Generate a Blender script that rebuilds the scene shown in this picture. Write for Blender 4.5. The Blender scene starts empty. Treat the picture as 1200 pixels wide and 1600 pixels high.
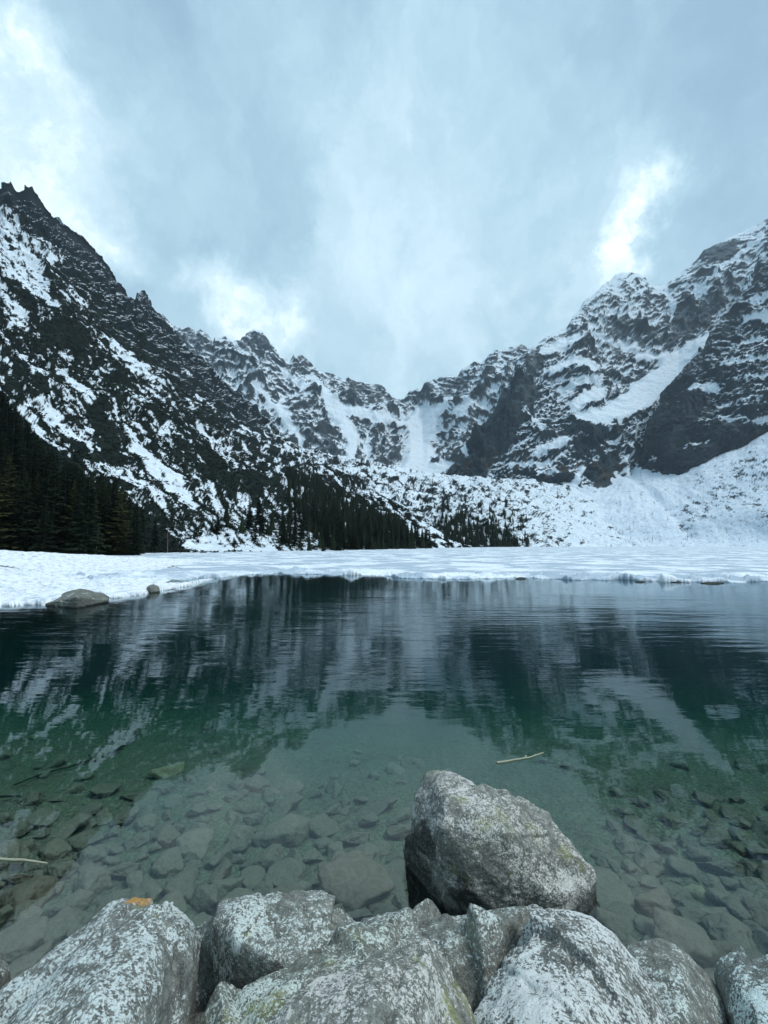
import bpy, bmesh, math, random
import numpy as np
from mathutils import Vector

random.seed(7)
rng = np.random.default_rng(11)
sc = bpy.context.scene
COL = sc.collection

# ------------------------------------------------------------------ camera
W0, H0, F = 1200.0, 1600.0, 680.0
CAMH = 2.2
PITCH = math.atan((852.0 - 800.0) / F)
cd = bpy.data.cameras.new("camera")
cam = bpy.data.objects.new("camera", cd)
COL.objects.link(cam)
cd.sensor_fit = 'VERTICAL'
cd.sensor_height = 24.0
cd.lens = 24.0 * F / H0
cd.clip_start = 0.05
cd.clip_end = 30000
cam.location = (0, 0, CAMH)
cam.rotation_euler = (math.radians(90) + PITCH, 0, 0)
sc.camera = cam

# ------------------------------------------------------------------ colour management / render
sc.view_settings.view_transform = 'Standard'
sc.view_settings.look = 'None'
sc.view_settings.exposure = 0.5
sc.view_settings.gamma = 1.0
sc.cycles.use_denoising = True
sc.cycles.max_bounces = 10
sc.cycles.transparent_max_bounces = 12
sc.cycles.diffuse_bounces = 3
sc.cycles.glossy_bounces = 3
sc.cycles.volume_bounces = 0
sc.cycles.caustics_reflective = False
sc.cycles.caustics_refractive = False

# ------------------------------------------------------------------ geometry of the view (used to measure the place)
CP, SP = math.cos(PITCH), math.sin(PITCH)
def ray(x, y):
    X = np.asarray(x, float) - 600.0
    Z = 800.0 - np.asarray(y, float)
    return X, F * CP - Z * SP, F * SP + Z * CP
def P(x, y, Y):
    dx, dy, dz = ray(x, y)
    k = np.asarray(Y, float) / dy
    return np.stack(np.broadcast_arrays(dx * k, dy * k, CAMH + dz * k), -1)
def Pz(x, y, z=0.0):
    dx, dy, dz = ray(x, y)
    k = (z - CAMH) / dz
    return np.stack(np.broadcast_arrays(dx * k, dy * k, z + 0 * k), -1)
def proj(p):
    dx, dy, dz = p[..., 0], p[..., 1], p[..., 2] - CAMH
    yy = dy * CP + dz * SP
    zz = -dy * SP + dz * CP
    yy = np.maximum(yy, 1e-3)
    return 600 + dx / yy * F, 800 - zz / yy * F

# ------------------------------------------------------------------ world
SUN_EL, SUN_AZ = math.radians(58), math.radians(108)     # azimuth measured from +Y to +X
w = bpy.data.worlds.new("World")
sc.world = w
w.use_nodes = True
nt = w.node_tree
nt.nodes.clear()
def N(nt, t, **kw):
    n = nt.nodes.new(t)
    for k, v in kw.items():
        if k == 'ins':
            for a, b in v.items():
                n.inputs[a].default_value = b
        else:
            setattr(n, k, v)
    return n
def L(nt, a, b):
    nt.links.new(a, b)
def math_(nt, op, a, b=None, c=None, clamp=False):
    n = nt.nodes.new('ShaderNodeMath'); n.operation = op; n.use_clamp = clamp
    for i, v in enumerate((a, b, c)):
        if v is None: continue
        if isinstance(v, (int, float)): n.inputs[i].default_value = v
        else: nt.links.new(v, n.inputs[i])
    return n.outputs[0]
def mapr(nt, v, a, b, c=0.0, d=1.0, smooth=True):
    n = nt.nodes.new('ShaderNodeMapRange')
    n.interpolation_type = 'SMOOTHSTEP' if smooth else 'LINEAR'
    nt.links.new(v, n.inputs[0])
    for i, q in enumerate((a, b, c, d)): n.inputs[i + 1].default_value = q
    return n.outputs[0]
def mixc(nt, f, a, b, mode='MIX'):
    n = nt.nodes.new('ShaderNodeMix'); n.data_type = 'RGBA'; n.blend_type = mode
    for i, v in ((0, f), (6, a), (7, b)):
        if isinstance(v, (int, float)): n.inputs[i].default_value = v
        elif isinstance(v, tuple): n.inputs[i].default_value = (*v[:3], 1)
        else: nt.links.new(v, n.inputs[i])
    return n.outputs[2]
def noise(nt, vec, scale, detail=4, rough=0.55, dist=0.0, out=0):
    n = nt.nodes.new('ShaderNodeTexNoise')
    n.inputs['Scale'].default_value = scale
    n.inputs['Detail'].default_value = detail
    n.inputs['Roughness'].default_value = rough
    n.inputs['Distortion'].default_value = dist
    if vec is not None: nt.links.new(vec, n.inputs['Vector'])
    return n.outputs[out]
def vmul(nt, vec, s):
    n = nt.nodes.new('ShaderNodeVectorMath'); n.operation = 'MULTIPLY'
    nt.links.new(vec, n.inputs[0]); n.inputs[1].default_value = s
    return n.outputs[0]

out = N(nt, 'ShaderNodeOutputWorld')
bg = N(nt, 'ShaderNodeBackground')
sky = N(nt, 'ShaderNodeTexSky')
sky.sky_type = 'NISHITA'
sky.sun_disc = False
sky.sun_elevation = SUN_EL
sky.sun_rotation = SUN_AZ
geo = N(nt, 'ShaderNodeTexCoord')
D = geo.outputs['Generated']
# soft warp of the direction so that the cloud shapes are ragged
wn = noise(nt, D, 5.5, 8, 0.66, 0.0, 1)
wsub = N(nt, 'ShaderNodeVectorMath', operation='SUBTRACT'); L(nt, wn, wsub.inputs[0]); wsub.inputs[1].default_value = (.5, .5, .5)
wsc = N(nt, 'ShaderNodeVectorMath', operation='SCALE'); L(nt, wsub.outputs[0], wsc.inputs[0]); wsc.inputs['Scale'].default_value = 0.26
wad = N(nt, 'ShaderNodeVectorMath', operation='ADD'); L(nt, D, wad.inputs[0]); L(nt, wsc.outputs[0], wad.inputs[1])
WD = wad.outputs[0]
def patch(px, py, rad, amp, stretch=(1, 1, 1)):
    """a thinner, brighter place in the cloud deck around one direction of the sky"""
    d = np.array(ray(px, py)); d = d / np.linalg.norm(d)
    s = N(nt, 'ShaderNodeVectorMath', operation='SUBTRACT'); L(nt, WD, s.inputs[0]); s.inputs[1].default_value = tuple(d)
    m = N(nt, 'ShaderNodeVectorMath', operation='MULTIPLY'); L(nt, s.outputs[0], m.inputs[0]); m.inputs[1].default_value = stretch
    l = N(nt, 'ShaderNodeVectorMath', operation='LENGTH'); L(nt, m.outputs[0], l.inputs[0])
    return mapr(nt, l.outputs['Value'], 0.0, rad, amp, 0.0)
PATCHES = [(45, 95, .08, .42), (20, 130, .18, .16), (15, 240, .20, .36), (110, 320, .13, .36), (170, 380, .10, .18), (310, 425, .08, .44), (385, 490, .12, .58), (450, 520, .14, .18), (340, 460, .25, .12),
           (1018, 285, .05, .22, (1.5, 1, .7)), (1000, 310, .13, .22, (1.3, 1, .7)), (985, 370, .075, .30, (1.5, 1, .6)), (968, 410, .09, .24, (1.3, 1, .7)), (560, 130, .5, .20, (1.8, 1, .6)), (900, 420, .45, .12), (700, 500, .6, .12), (250, 200, .2, .10)]
tot = None
for p in PATCHES:
    v = patch(*p)
    tot = v if tot is None else math_(nt, 'ADD', tot, v)
# broad streaks in the deck, stretched along one direction
st = vmul(nt, WD, (2.2, 1.1, 1.0))
n1 = noise(nt, st, 1.3, 4, 0.5, 0.3)
n2 = noise(nt, vmul(nt, WD, (5.0, 3.0, 3.0)), 1.7, 8, 0.62, 0.2)
n3 = noise(nt, vmul(nt, WD, (6.0, 4.0, 4.5)), 1.4, 7, 0.6, 0.3)
tot = math_(nt, 'MULTIPLY', tot, mapr(nt, n3, .32, .66, .66, 1.10))
base = mapr(nt, n1, 0.3, 0.72, 0.18, 0.42)
fine = mapr(nt, n2, 0.3, 0.75, -0.12, 0.16)
s1 = math_(nt, 'ADD', tot, base)
s2 = math_(nt, 'ADD', s1, math_(nt, 'MULTIPLY', fine, math_(nt, 'ADD', 0.45, math_(nt, 'MULTIPLY', tot, 1.3))))
ramp = N(nt, 'ShaderNodeValToRGB')
L(nt, s2, ramp.inputs[0])
cr = ramp.color_ramp
def lin(c):
    return tuple(((v / 255) / 12.92 if v / 255 <= .04045 else ((v / 255 + .055) / 1.055) ** 2.4) for v in c)
stops = [(0.0, (108, 135, 156)), (0.22, (133, 162, 181)), (0.45, (156, 185, 199)), (0.7, (184, 208, 219)), (1.0, (228, 241, 246))]
cr.elements[0].position = 0.0; cr.elements[0].color = (*lin(stops[0][1]), 1)
cr.elements[1].position = 1.0; cr.elements[1].color = (*lin(stops[-1][1]), 1)
for pos, c in stops[1:-1]:
    e = cr.elements.new(pos); e.color = (*lin(c), 1)
skys = mixc(nt, 1.0, sky.outputs[0], (0.10, 0.10, 0.10), 'MULTIPLY')
mx = mixc(nt, 0.93, skys, ramp.outputs[0])
L(nt, mx, bg.inputs['Color'])
bg.inputs['Strength'].default_value = 1.17
L(nt, bg.outputs[0], out.inputs['Surface'])
w.cycles.sampling_method = 'MANUAL'
w.cycles.sample_map_resolution = 512

sd = bpy.data.lights.new("sun", 'SUN')
sun = bpy.data.objects.new("sun", sd)
COL.objects.link(sun)
sd.energy = 1.4
sd.angle = math.radians(22)
sd.color = (0.97, 1.0, 0.99)
sdir = Vector((math.cos(SUN_EL) * math.sin(SUN_AZ), math.cos(SUN_EL) * math.cos(SUN_AZ), math.sin(SUN_EL)))
sun.rotation_euler = sdir.to_track_quat('Z', 'Y').to_euler()

# ------------------------------------------------------------------ numeric noise
_perm = rng.permutation(256).astype(np.int32)
_perm = np.concatenate([_perm, _perm, _perm[:2]])
_g = rng.normal(size=(256, 3)); _g /= np.linalg.norm(_g, axis=1)[:, None]
_g = _g.astype(np.float32)
def pn(p):
    p = np.asarray(p, dtype=np.float32)
    i = np.floor(p).astype(np.int32)
    f = p - i
    i &= 255
    u = f * f * f * (f * (f * 6 - 15) + 10)
    res = 0
    for a in (0, 1):
        wa = u[..., 0] if a else 1 - u[..., 0]
        pa = _perm[i[..., 0] + a]
        for b in (0, 1):
            wb = wa * (u[..., 1] if b else 1 - u[..., 1])
            pb = _perm[(pa + i[..., 1] + b) & 255]
            for c in (0, 1):
                wc = wb * (u[..., 2] if c else 1 - u[..., 2])
                g = _g[_perm[(pb + i[..., 2] + c) & 255]]
                res = res + wc * (g[..., 0] * (f[..., 0] - a) + g[..., 1] * (f[..., 1] - b) + g[..., 2] * (f[..., 2] - c))
    return res * 1.5
def fbm(p, o=5, gain=.5, lac=2.03):
    s = 0; a = 1.0; p = np.asarray(p, np.float32)
    for k in range(o):
        s = s + a * pn(p + 13.7 * k); a *= gain; p = p * lac
    return s
def ridged(p, o=5, gain=.5, lac=2.07):
    s = 0; a = 1.0; p = np.asarray(p, np.float32); wgt = 1.0
    for k in range(o):
        n = 1 - np.abs(pn(p + 7.3 * k)) * 1.6
        n = n * n
        s = s + a * n * wgt
        wgt = np.clip(n * 1.2, 0, 1)
        a *= gain; p = p * lac
    return s
def sstep(a, b, x):
    t = np.clip((x - a) / (b - a), 0, 1)
    return t * t * (3 - 2 * t)
def pxyz(a, b, c=0.0):
    return np.stack(np.broadcast_arrays(a, b, c), -1)
def pl_mask(px, py, line, soft=1.5, warp=None):
    """signed closeness to a polyline with a width at each point: > 0 inside"""
    best = np.full(px.shape, -1e9, np.float32)
    L_ = [tuple(map(float, q)) for q in line]
    if len(L_) == 1: L_ = L_ * 2
    for (x0, y0, w0), (x1, y1, w1) in zip(L_[:-1], L_[1:]):
        dx, dy = x1 - x0, y1 - y0
        q = dx * dx + dy * dy + 1e-6
        t = np.clip(((px - x0) * dx + (py - y0) * dy) / q, 0, 1)
        d = np.hypot(px - x0 - t * dx, py - y0 - t * dy)
        best = np.maximum(best, (w0 + (w1 - w0) * t) - d)
    return best

# ------------------------------------------------------------------ mesh helpers
def mesh_from(name, verts, faces_idx, nper, mat, smooth=True, attrs=None, parent=None, sharp=False):
    """verts (N,3), faces_idx flat int array, nper = 3/4 (all faces alike)"""
    me = bpy.data.meshes.new(name)
    verts = np.asarray(verts, np.float32); faces_idx = np.asarray(faces_idx, np.int32).ravel()
    nf = len(faces_idx) // nper
    me.vertices.add(len(verts)); me.vertices.foreach_set('co', verts.ravel())
    me.loops.add(len(faces_idx)); me.loops.foreach_set('vertex_index', faces_idx)
    me.polygons.add(nf); me.polygons.foreach_set('loop_start', np.arange(0, nf * nper, nper, dtype=np.int32))
    me.update(calc_edges=True)
    me.polygons.foreach_set('use_smooth', np.full(nf, smooth, dtype=bool))
    for k, v in (attrs or {}).items():
        v = np.asarray(v, np.float32)
        if v.ndim == 1:
            a = me.attributes.new(k, 'FLOAT', 'POINT'); a.data.foreach_set('value', v)
        else:
            a = me.attributes.new(k, 'FLOAT_COLOR', 'POINT')
            a.data.foreach_set('color', np.concatenate([v, np.ones((len(v), 1), np.float32)], 1).ravel())
    if mat is not None: me.materials.append(mat)
    me.validate()
    o = bpy.data.objects.new(name, me)
    COL.objects.link(o)
    if parent is not None: o.parent = parent
    return o
def grid_idx(nr, nc, keep=None):
    a = np.arange(nr * nc).reshape(nr, nc)
    q = np.stack([a[:-1, :-1], a[:-1, 1:], a[1:, 1:], a[1:, :-1]], -1).reshape(-1, 4)
    if keep is not None: q = q[keep.reshape(-1)]
    return q
def grid_normals(V):
    du = np.gradient(V, axis=1); dv = np.gradient(V, axis=0)
    n = np.cross(du, dv); n /= np.linalg.norm(n, axis=-1, keepdims=True) + 1e-9
    return n
def tag(o, label=None, cat=None, group=None, kind=None):
    if label: o['label'] = label
    if cat: o['category'] = cat
    if group: o['group'] = group
    if kind: o['kind'] = kind
    return o
def new_mat(name):
    m = bpy.data.materials.new(name); m.use_nodes = True
    n = m.node_tree; n.nodes.clear()
    o = n.nodes.new('ShaderNodeOutputMaterial'); b = n.nodes.new('ShaderNodeBsdfPrincipled')
    n.links.new(b.outputs[0], o.inputs[0])
    b.inputs['Specular IOR Level'].default_value = 0.25
    return m, n, b, o
def bump(nt, h, strength, dist, bsdf):
    n = nt.nodes.new('ShaderNodeBump'); n.inputs['Strength'].default_value = strength; n.inputs['Distance'].default_value = dist
    nt.links.new(h, n.inputs['Height']); nt.links.new(n.outputs[0], bsdf.inputs['Normal'])
# ================================================================== THE MOUNTAINS
def mountain_mat(name, rough=0.85, detail=0.35, sc1=0.25):
    m, n, b, o = new_mat(name)
    at = N(n, 'ShaderNodeAttribute', attribute_name='Col')
    tc = N(n, 'ShaderNodeTexCoord')
    v = noise(n, tc.outputs['Object'], sc1, 5, 0.65)
    c = mixc(n, detail, at.outputs['Color'], mapr(n, v, .3, .7, .35, 1.0), 'MULTIPLY')
    L(n, c, b.inputs['Base Color'])
    b.inputs['Roughness'].default_value = rough
    b.inputs['Specular IOR Level'].default_value = 0.04
    bump(n, v, 0.5, 1.2, b)
    return m
M_MTN = mountain_mat('snow_and_rock')
def sheet_base(xs, rows, counts):
    """rows: list of (xk, yk, Yk); returns (NV,NX,3) by Catmull-Rom through the rows, column by column"""
    C = []
    for xk, yk, Yk in rows:
        y = np.interp(xs, xk, yk); Y = np.interp(xs, xk, Yk)
        C.append(P(xs, y, Y))
    C = np.array(C)
    R = len(C)
    E = np.concatenate([[2 * C[0] - C[1]], C, [2 * C[-1] - C[-2]]])
    outl = []; vv = []
    for s in range(R - 1):
        t = np.linspace(0, 1, counts[s], endpoint=(s == R - 2))[:, None, None]
        p0, p1, p2, p3 = E[s], E[s + 1], E[s + 2], E[s + 3]
        k = 0.7
        m1 = (p2 - p0) * .5 * k; m2 = (p3 - p1) * .5 * k
        h = (2 * t**3 - 3 * t**2 + 1) * p1 + (t**3 - 2 * t**2 + t) * m1 + (-2 * t**3 + 3 * t**2) * p2 + (t**3 - t**2) * m2
        outl.append(h); vv.append(s + t[:, 0, 0])
    return np.concatenate(outl), np.concatenate(vv)
def blur(a, k):
    for ax in (0, 1):
        c = np.cumsum(np.concatenate([np.zeros_like(np.take(a, [0], ax)), a], ax), ax)
        n = a.shape[ax]
        lo = np.clip(np.arange(n) - k, 0, n); hi = np.clip(np.arange(n) + k + 1, 0, n)
        sh = [1, 1]; sh[ax] = n
        a = (np.take(c, hi, ax) - np.take(c, lo, ax)) / (hi - lo).reshape(sh)
    return a
def slopes(V):
    n = grid_normals(V)
    s = np.where(n[..., 2] < 0, -1, 1)[..., None]
    return n * s
def mixa(f, a, b):
    f = f[..., None]
    return a * (1 - f) + b * f
SNOW = np.array([.82, .89, .95]); ROCK = np.array([.033, .053, .067]); ROCKW = np.array([.060, .078, .086]); PINE = np.array([.009, .015, .013])

def quant_mask(score, dens, soft, ref):
    """snow where the score is among its highest: dens = share of snow wanted (array)"""
    qs = np.quantile(score[ref], np.linspace(0, 1, 101))
    thr = np.interp(1 - np.clip(dens, 0, 1), np.linspace(0, 1, 101), qs)
    sdv = score[ref].std()
    return sstep(-soft, soft, (score - thr) / sdv)
def dusted(m, px, py, score, amount):
    """thin snow that lies between the blocks"""
    s = (score - score.mean()) / score.std()
    g = fbm(pxyz(px / 3.5, py / 2.6, 71.), 3, .8)
    patchy = sstep(-.3, .5, fbm(pxyz(px / 45., py / 35., 77.), 3))
    return np.maximum(m, amount * (.35 + .65 * patchy) * sstep(-1.4, 1.2, s + 1.3 * g))

def features(px, py, feats, amp, freq, seed=0.0):
    wx = px + amp * fbm(pxyz(px / freq + seed, py / freq, 1.3), 4)
    wy = py + amp * fbm(pxyz(px / freq + seed, py / freq, 9.1), 4)
    m = np.full(px.shape, -1e9)
    for f in feats: m = np.maximum(m, pl_mask(wx, wy, f))
    return m
def build_mountain(name, xs, rows, counts, disp, snowfn):
    V, v = sheet_base(xs, rows, counts)
    nb = slopes(V)
    nbs = np.stack([blur(nb[..., i], 12) for i in range(3)], -1)
    nbs /= np.linalg.norm(nbs, axis=-1, keepdims=True)
    # lean displacement outwards more than upwards, so faces get ribs
    d, extra = disp(V, v)
    V2 = V + nbs * d[..., None] + extra
    px, py = proj(V + nbs * (.35 * blur(d, 6))[..., None])
    col = snowfn(V2, d, px, py, v)
    idx = grid_idx(*V2.shape[:2])
    o = mesh_from(name, V2.reshape(-1, 3), idx, 4, M_MTN, True, {'Col': col.reshape(-1, 3)})
    tag(o, kind='structure')
    return o, V2, px, py
A = lambda *a: np.array(a, float)

# ---------------------------------------------------------------- back wall of the cirque
SKY_B = [(250, 490), (272, 508), (285, 512), (296, 509), (306, 522), (316, 516), (326, 530), (331, 542), (336, 532), (352, 530), (362, 540), (376, 536), (388, 522), (396, 517), (408, 518), (420, 534), (432, 550),
         (446, 562), (452, 568), (460, 557), (476, 562), (488, 574), (500, 582), (520, 588), (540, 596), (548, 592), (566, 596), (590, 603), (600, 605), (612, 618), (620, 622), (632, 620), (640, 608), (652, 606), (657, 612),
         (664, 600), (680, 590), (700, 586), (712, 588), (724, 574), (740, 564), (752, 566), (764, 556), (790, 545), (815, 538), (830, 545), (850, 540), (900, 530), (960, 525)]
xs = np.arange(255, 955, 1.1)
sx, sy = zip(*SKY_B)
rows = [
    ([255, 955], [800, 800], [1300, 1300]),
    ([255, 450, 640, 700, 955], [735, 740, 742, 742, 745], [1350, 1400, 1500, 1500, 1400]),
    ([255, 400, 520, 600, 660, 720, 800, 955], [620, 640, 662, 668, 690, 672, 650, 640], [1620, 1700, 1800, 1850, 2020, 1850, 1750, 1600]),
    (sx, sy, np.interp(sx, [255, 400, 620, 800, 955], [1850, 1950, 2300, 2150, 2050])),
    (sx, A(*sy) + 30, np.interp(sx, [255, 400, 620, 800, 955], [1850, 1950, 2300, 2150, 2050]) + 120),
    ([255, 955], [760, 760], [2700, 2700]),
]
def disp_B(V, v):
    vv = v[:, None]
    wq = V + 60 * fbm(V / 300., 3)[..., None]
    ribs = ridged(wq * A(1, .6, .35) / 260., 5, .55) - 1.1
    det = fbm(V / 38., 5, .6)
    t = (V[..., 2] + .45 * V[..., 0] + 45 * fbm(V / 150., 3)) / 46.
    saw = (t - np.floor(t)); ledge = sstep(0, .75, saw) - saw
    fade = sstep(.6, 1.3, vv)
    top = 1 - .72 * sstep(2.55, 3.0, vv)
    d = (48 * ribs * top + 11 * det * top + 13 * ledge) * fade
    jag = 4 * np.abs(fbm(pxyz(V[..., 0] / 26., V[..., 1] / 200.), 4, .6)) * sstep(2.7, 3.0, vv) * sstep(3.6, 3.0, vv)
    px, py = proj(V); d = d * (1 - .75 * blur(sstep(-2, 5, features(px, py, [q for q in FEAT_B if max(w_[2] for w_ in q) > 6], 5, 14)), 3))
    return d, np.stack([0 * jag, 0 * jag, jag], -1)
FEAT_B = [[(700, 625, 4), (680, 640, 9), (660, 652, 22), (656, 700, 17), (652, 735, 26)], [(490, 585, 4), (505, 612, 8), (530, 645, 14), (552, 685, 12), (548, 725, 6)],
          [(573, 672, 3), (580, 715, 3)], [(548, 640, 7), (600, 652, 8), (640, 660, 6)], [(716, 645, 9), (735, 625, 5)], [(372, 690, 8), (345, 640, 6)], [(400, 600, 5), (440, 640, 7), (470, 690, 5)],
          [(590, 735, 18), (700, 742, 20)], [(610, 625, 3), (640, 650, 5)], [(440, 572, 4), (462, 590, 6), (480, 600, 6)]]
DARK_B = [[(398, 535, 20)], [(560, 612, 16), (590, 618, 14)], [(500, 660, 10), (515, 700, 12)], [(580, 680, 12), (620, 700, 20)], [(690, 610, 12), (720, 595, 10)], [(650, 612, 9)], [(300, 530, 16), (330, 560, 10)], [(575, 655, 8)]]
def streak(px, py, ang, la, lb, seed, o=5, gain=.6):
    c, s = math.cos(ang), math.sin(ang)
    wx = px + 6 * fbm(pxyz(px / 40., py / 40., seed), 3); wy = py + 6 * fbm(pxyz(px / 40., py / 40., seed + 5), 3)
    return fbm(pxyz((wx * c + wy * s) / la, (-wx * s + wy * c) / lb, seed), o, gain)
def snow_B(V, d, px, py, v):
    n = slopes(V)
    gully = blur(d, 9) - d
    sc_ = (n[..., 2] - blur(n[..., 2], 30)) * 1.6 + gully / 16. + .55 * streak(px, py, math.radians(28), 19, 3.6, 3.) * 1.0 + .35 * streak(px, py, math.radians(-40), 15, 3.2, 8.) + .18 * fbm(pxyz(px / 6., py / 4., 61.), 4, .7)
    dens = .54 + .10 * fbm(pxyz(px / 60., py / 60., 2.), 2)
    dens = dens + .25 * sstep(718, 740, py)
    f = features(px, py, FEAT_B, 7, 16)
    k = features(px, py, DARK_B, 9, 20)
    dens = dens + .8 * sstep(-3, 5, f) - .30 * sstep(-5, 6, k)
    m = quant_mask(sc_, dens, .30, (py < 745)); m = dusted(m, px, py, sc_, .42)
    r = mixa(np.clip(.5 + fbm(V / 60., 4), 0, 1), ROCK, ROCKW)
    return mixa(m, r, SNOW)
build_mountain('mountain_back', xs, rows, [10, 80, 110, 14, 12], disp_B, snow_B)

# ---------------------------------------------------------------- right massif
SKY_C = [(672, 745), (690, 735), (705, 725), (716, 700), (735, 682), (752, 664), (770, 640), (780, 612), (797, 590), (806, 560), (818, 552), (840, 540), (850, 532), (870, 520), (885, 512), (895, 494), (908, 482), (925, 466), (944, 448),
         (958, 438), (972, 432), (988, 431), (1000, 430), (1010, 436), (1016, 447), (1028, 449), (1042, 450), (1052, 440), (1070, 424), (1085, 414), (1100, 396), (1118, 388), (1135, 378), (1150, 372), (1168, 366), (1182, 360), (1200, 350), (1230, 350), (1290, 330)]
sx, sy = map(np.array, zip(*SKY_C))
xs = np.arange(670, 1290, 1.05)
dC = np.interp(sx, [672, 800, 1000, 1290], [1150, 1330, 1700, 1600])
rows = [
    ([670, 1290], [800, 800], [1000, 1000]),
    ([670, 700, 760, 830, 900, 985, 1290], [752, 750, 748, 756, 758, 745, 700], [1080, 1080, 1060, 1040, 1040, 1060, 1100]),
    ([670, 716, 760, 800, 900, 985, 1100, 1290], [748, 722, 700, 670, 672, 662, 600, 590], [1120, 1110, 1120, 1120, 1110, 1130, 1200, 1250]),
    ([670, 716, 760, 806, 900, 1000, 1060, 1100, 1290], [746, 712, 670, 600, 590, 590, 560, 520, 500], [1130, 1130, 1180, 1200, 1260, 1330, 1400, 1430, 1450]),
    (sx, sy, dC),
    (sx, sy + 30, dC + 80),
    ([670, 1290], [760, 700], [1900, 2100]),
]
def disp_C(V, v):
    vv = v[:, None]
    wq = V + 40 * fbm(V / 220., 3)[..., None]
    ribs = ridged(wq * A(1, .8, .4) / 200., 5, .55) - 1.1
    det = fbm(V / 26., 5, .6)
    t = (V[..., 2] - .35 * V[..., 0] + 30 * fbm(V / 110., 3)) / 38.
    saw = (t - np.floor(t)); ledge = sstep(0, .7, saw) - saw
    fade = sstep(.7, 1.15, vv)
    top = 1 - .78 * sstep(3.4, 4.0, vv)
    d = (34 * ribs * top + 9 * det * top + 7 * ledge * top) * fade
    jag = 3 * np.abs(fbm(pxyz(V[..., 0] / 20., V[..., 1] / 200.), 4, .6)) * sstep(3.7, 4.0, vv) * sstep(4.6, 4.0, vv)
    px, py = proj(V); d = d * (1 - .75 * blur(sstep(-2, 5, features(px, py, [q for q in FEAT_C if max(w_[2] for w_ in q) > 6], 5, 14)), 3))
    return d, np.stack([0 * jag, 0 * jag, jag], -1)
FEAT_C = [[(1108, 520, 5), (1092, 535, 11), (1060, 562, 17), (1035, 590, 22), (1000, 620, 19), (950, 648, 15), (905, 652, 8)], [(1004, 552, 5), (1060, 560, 10)],
          [(999, 655, 3), (997, 685, 3), (984, 713, 5), (983, 742, 9)], [(914, 727, 4), (897, 755, 9)], [(835, 705, 5), (885, 686, 8)], [(935, 518, 5), (1000, 537, 5)],
          [(880, 602, 6), (940, 592, 6)], [(955, 684, 6), (972, 682, 4)], [(860, 720, 4), (800, 722, 4)], [(1085, 455, 2.5), (1130, 415, 3), (1195, 368, 3)], [(1042, 452, 4), (1052, 480, 4), (1050, 500, 4)],
          [(845, 735, 4), (870, 732, 5)], [(820, 640, 4), (850, 668, 4)], [(860, 575, 6), (900, 565, 8), (930, 572, 6)], [(940, 610, 10), (900, 630, 10)], [(850, 550, 6), (900, 530, 8)], [(720, 700, 5), (740, 650, 4)]]
DARK_C = [[(830, 600, 22), (790, 650, 34), (735, 715, 26), (720, 738, 12)], [(940, 740, 22), (960, 725, 26)], [(880, 745, 20), (830, 750, 8)], [(905, 700, 12), (960, 670, 6), (890, 665, 8)], [(1070, 490, 16), (1045, 535, 12), (1120, 470, 14)],
          [(1110, 395, 12), (1150, 385, 8)], [(905, 607, 5), (945, 612, 6)], [(985, 555, 4), (960, 500, 8), (1010, 530, 7)], [(835, 560, 14)], [(960, 580, 6), (1010, 582, 5)], [(1000, 700, 14)], [(1010, 462, 6)]]
def snow_C(V, d, px, py, v):
    n = slopes(V)
    gully = blur(d, 9) - d
    sc_ = (n[..., 2] - blur(n[..., 2], 30)) * 1.7 + gully / 15. + .75 * streak(px, py, math.radians(-24), 48, 5.5, 13.) + .22 * streak(px, py, math.radians(45), 18, 5, 18.) + .22 * fbm(pxyz(px / 8., py / 4.5, 62.), 5, .75)
    dens = .48 + .12 * fbm(pxyz(px / 60., py / 60., 2.), 2)
    dens = dens + .22 * sstep(-20, 20, pl_mask(px, py, [(985, 455, 40), (930, 490, 30)]))
    dens = dens - .18 * sstep(620, 700, py)
    f = features(px, py, FEAT_C, 6, 14)
    k = features(px, py, DARK_C, 10, 22)
    dens = dens - .52 * sstep(-6, 6, k)
    dens = np.where(f > -4, np.maximum(dens, 0) + .95 * sstep(-3, 4, f), dens)
    m = quant_mask(sc_, dens, .28, (py < 760)); m = dusted(m, px, py, sc_, .36 * sstep(660, 520, py))
    warm = np.clip(.4 + 1.2 * fbm(V / 50., 4), 0, 1)
    r = mixa(warm, ROCK, ROCKW)
    rust = sstep(.1, .5, fbm(V / 30. + 40, 3)) * sstep(690, 730, py)
    r = mixa(rust * .6, r, A(.12, .085, .06))
    return mixa(m, r, SNOW)
build_mountain('mountain_right', xs, rows, [8, 70, 90, 130, 14, 10], disp_C, snow_C)

# ---------------------------------------------------------------- dark buttress in front of it
SKY_D = [(955, 752), (975, 745), (988, 738), (998, 712), (1004, 690), (1012, 660), (1022, 640), (1038, 612), (1055, 592), (1070, 572), (1088, 556), (1098, 546), (1112, 520), (1128, 500), (1140, 490), (1152, 470), (1172, 440), (1190, 405), (1206, 385), (1235, 350), (1290, 330)]
sx, sy = map(np.array, zip(*SKY_D))
xs = np.arange(956, 1290, 1.0)
dD = np.interp(sx, [955, 1000, 1100, 1290], [1105, 1110, 1150, 1220])
rows = [
    ([956, 1290], [790, 760], [1090, 960]),
    ([956, 985, 1020, 1060, 1100, 1150, 1200, 1290], [756, 752, 754, 752, 734, 712, 686, 660], [1100, 1095, 1040, 1000, 980, 968, 950, 930]),
    ([956, 985, 1020, 1060, 1100, 1150, 1200, 1290], [753, 745, 695, 668, 650, 610, 580, 520], [1105, 1100, 1050, 1020, 1010, 1000, 990, 980]),
    (sx, sy, dD),
    (sx, sy + 25, dD + 60),
    ([956, 1290], [760, 700], [1300, 1300]),
]
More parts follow.
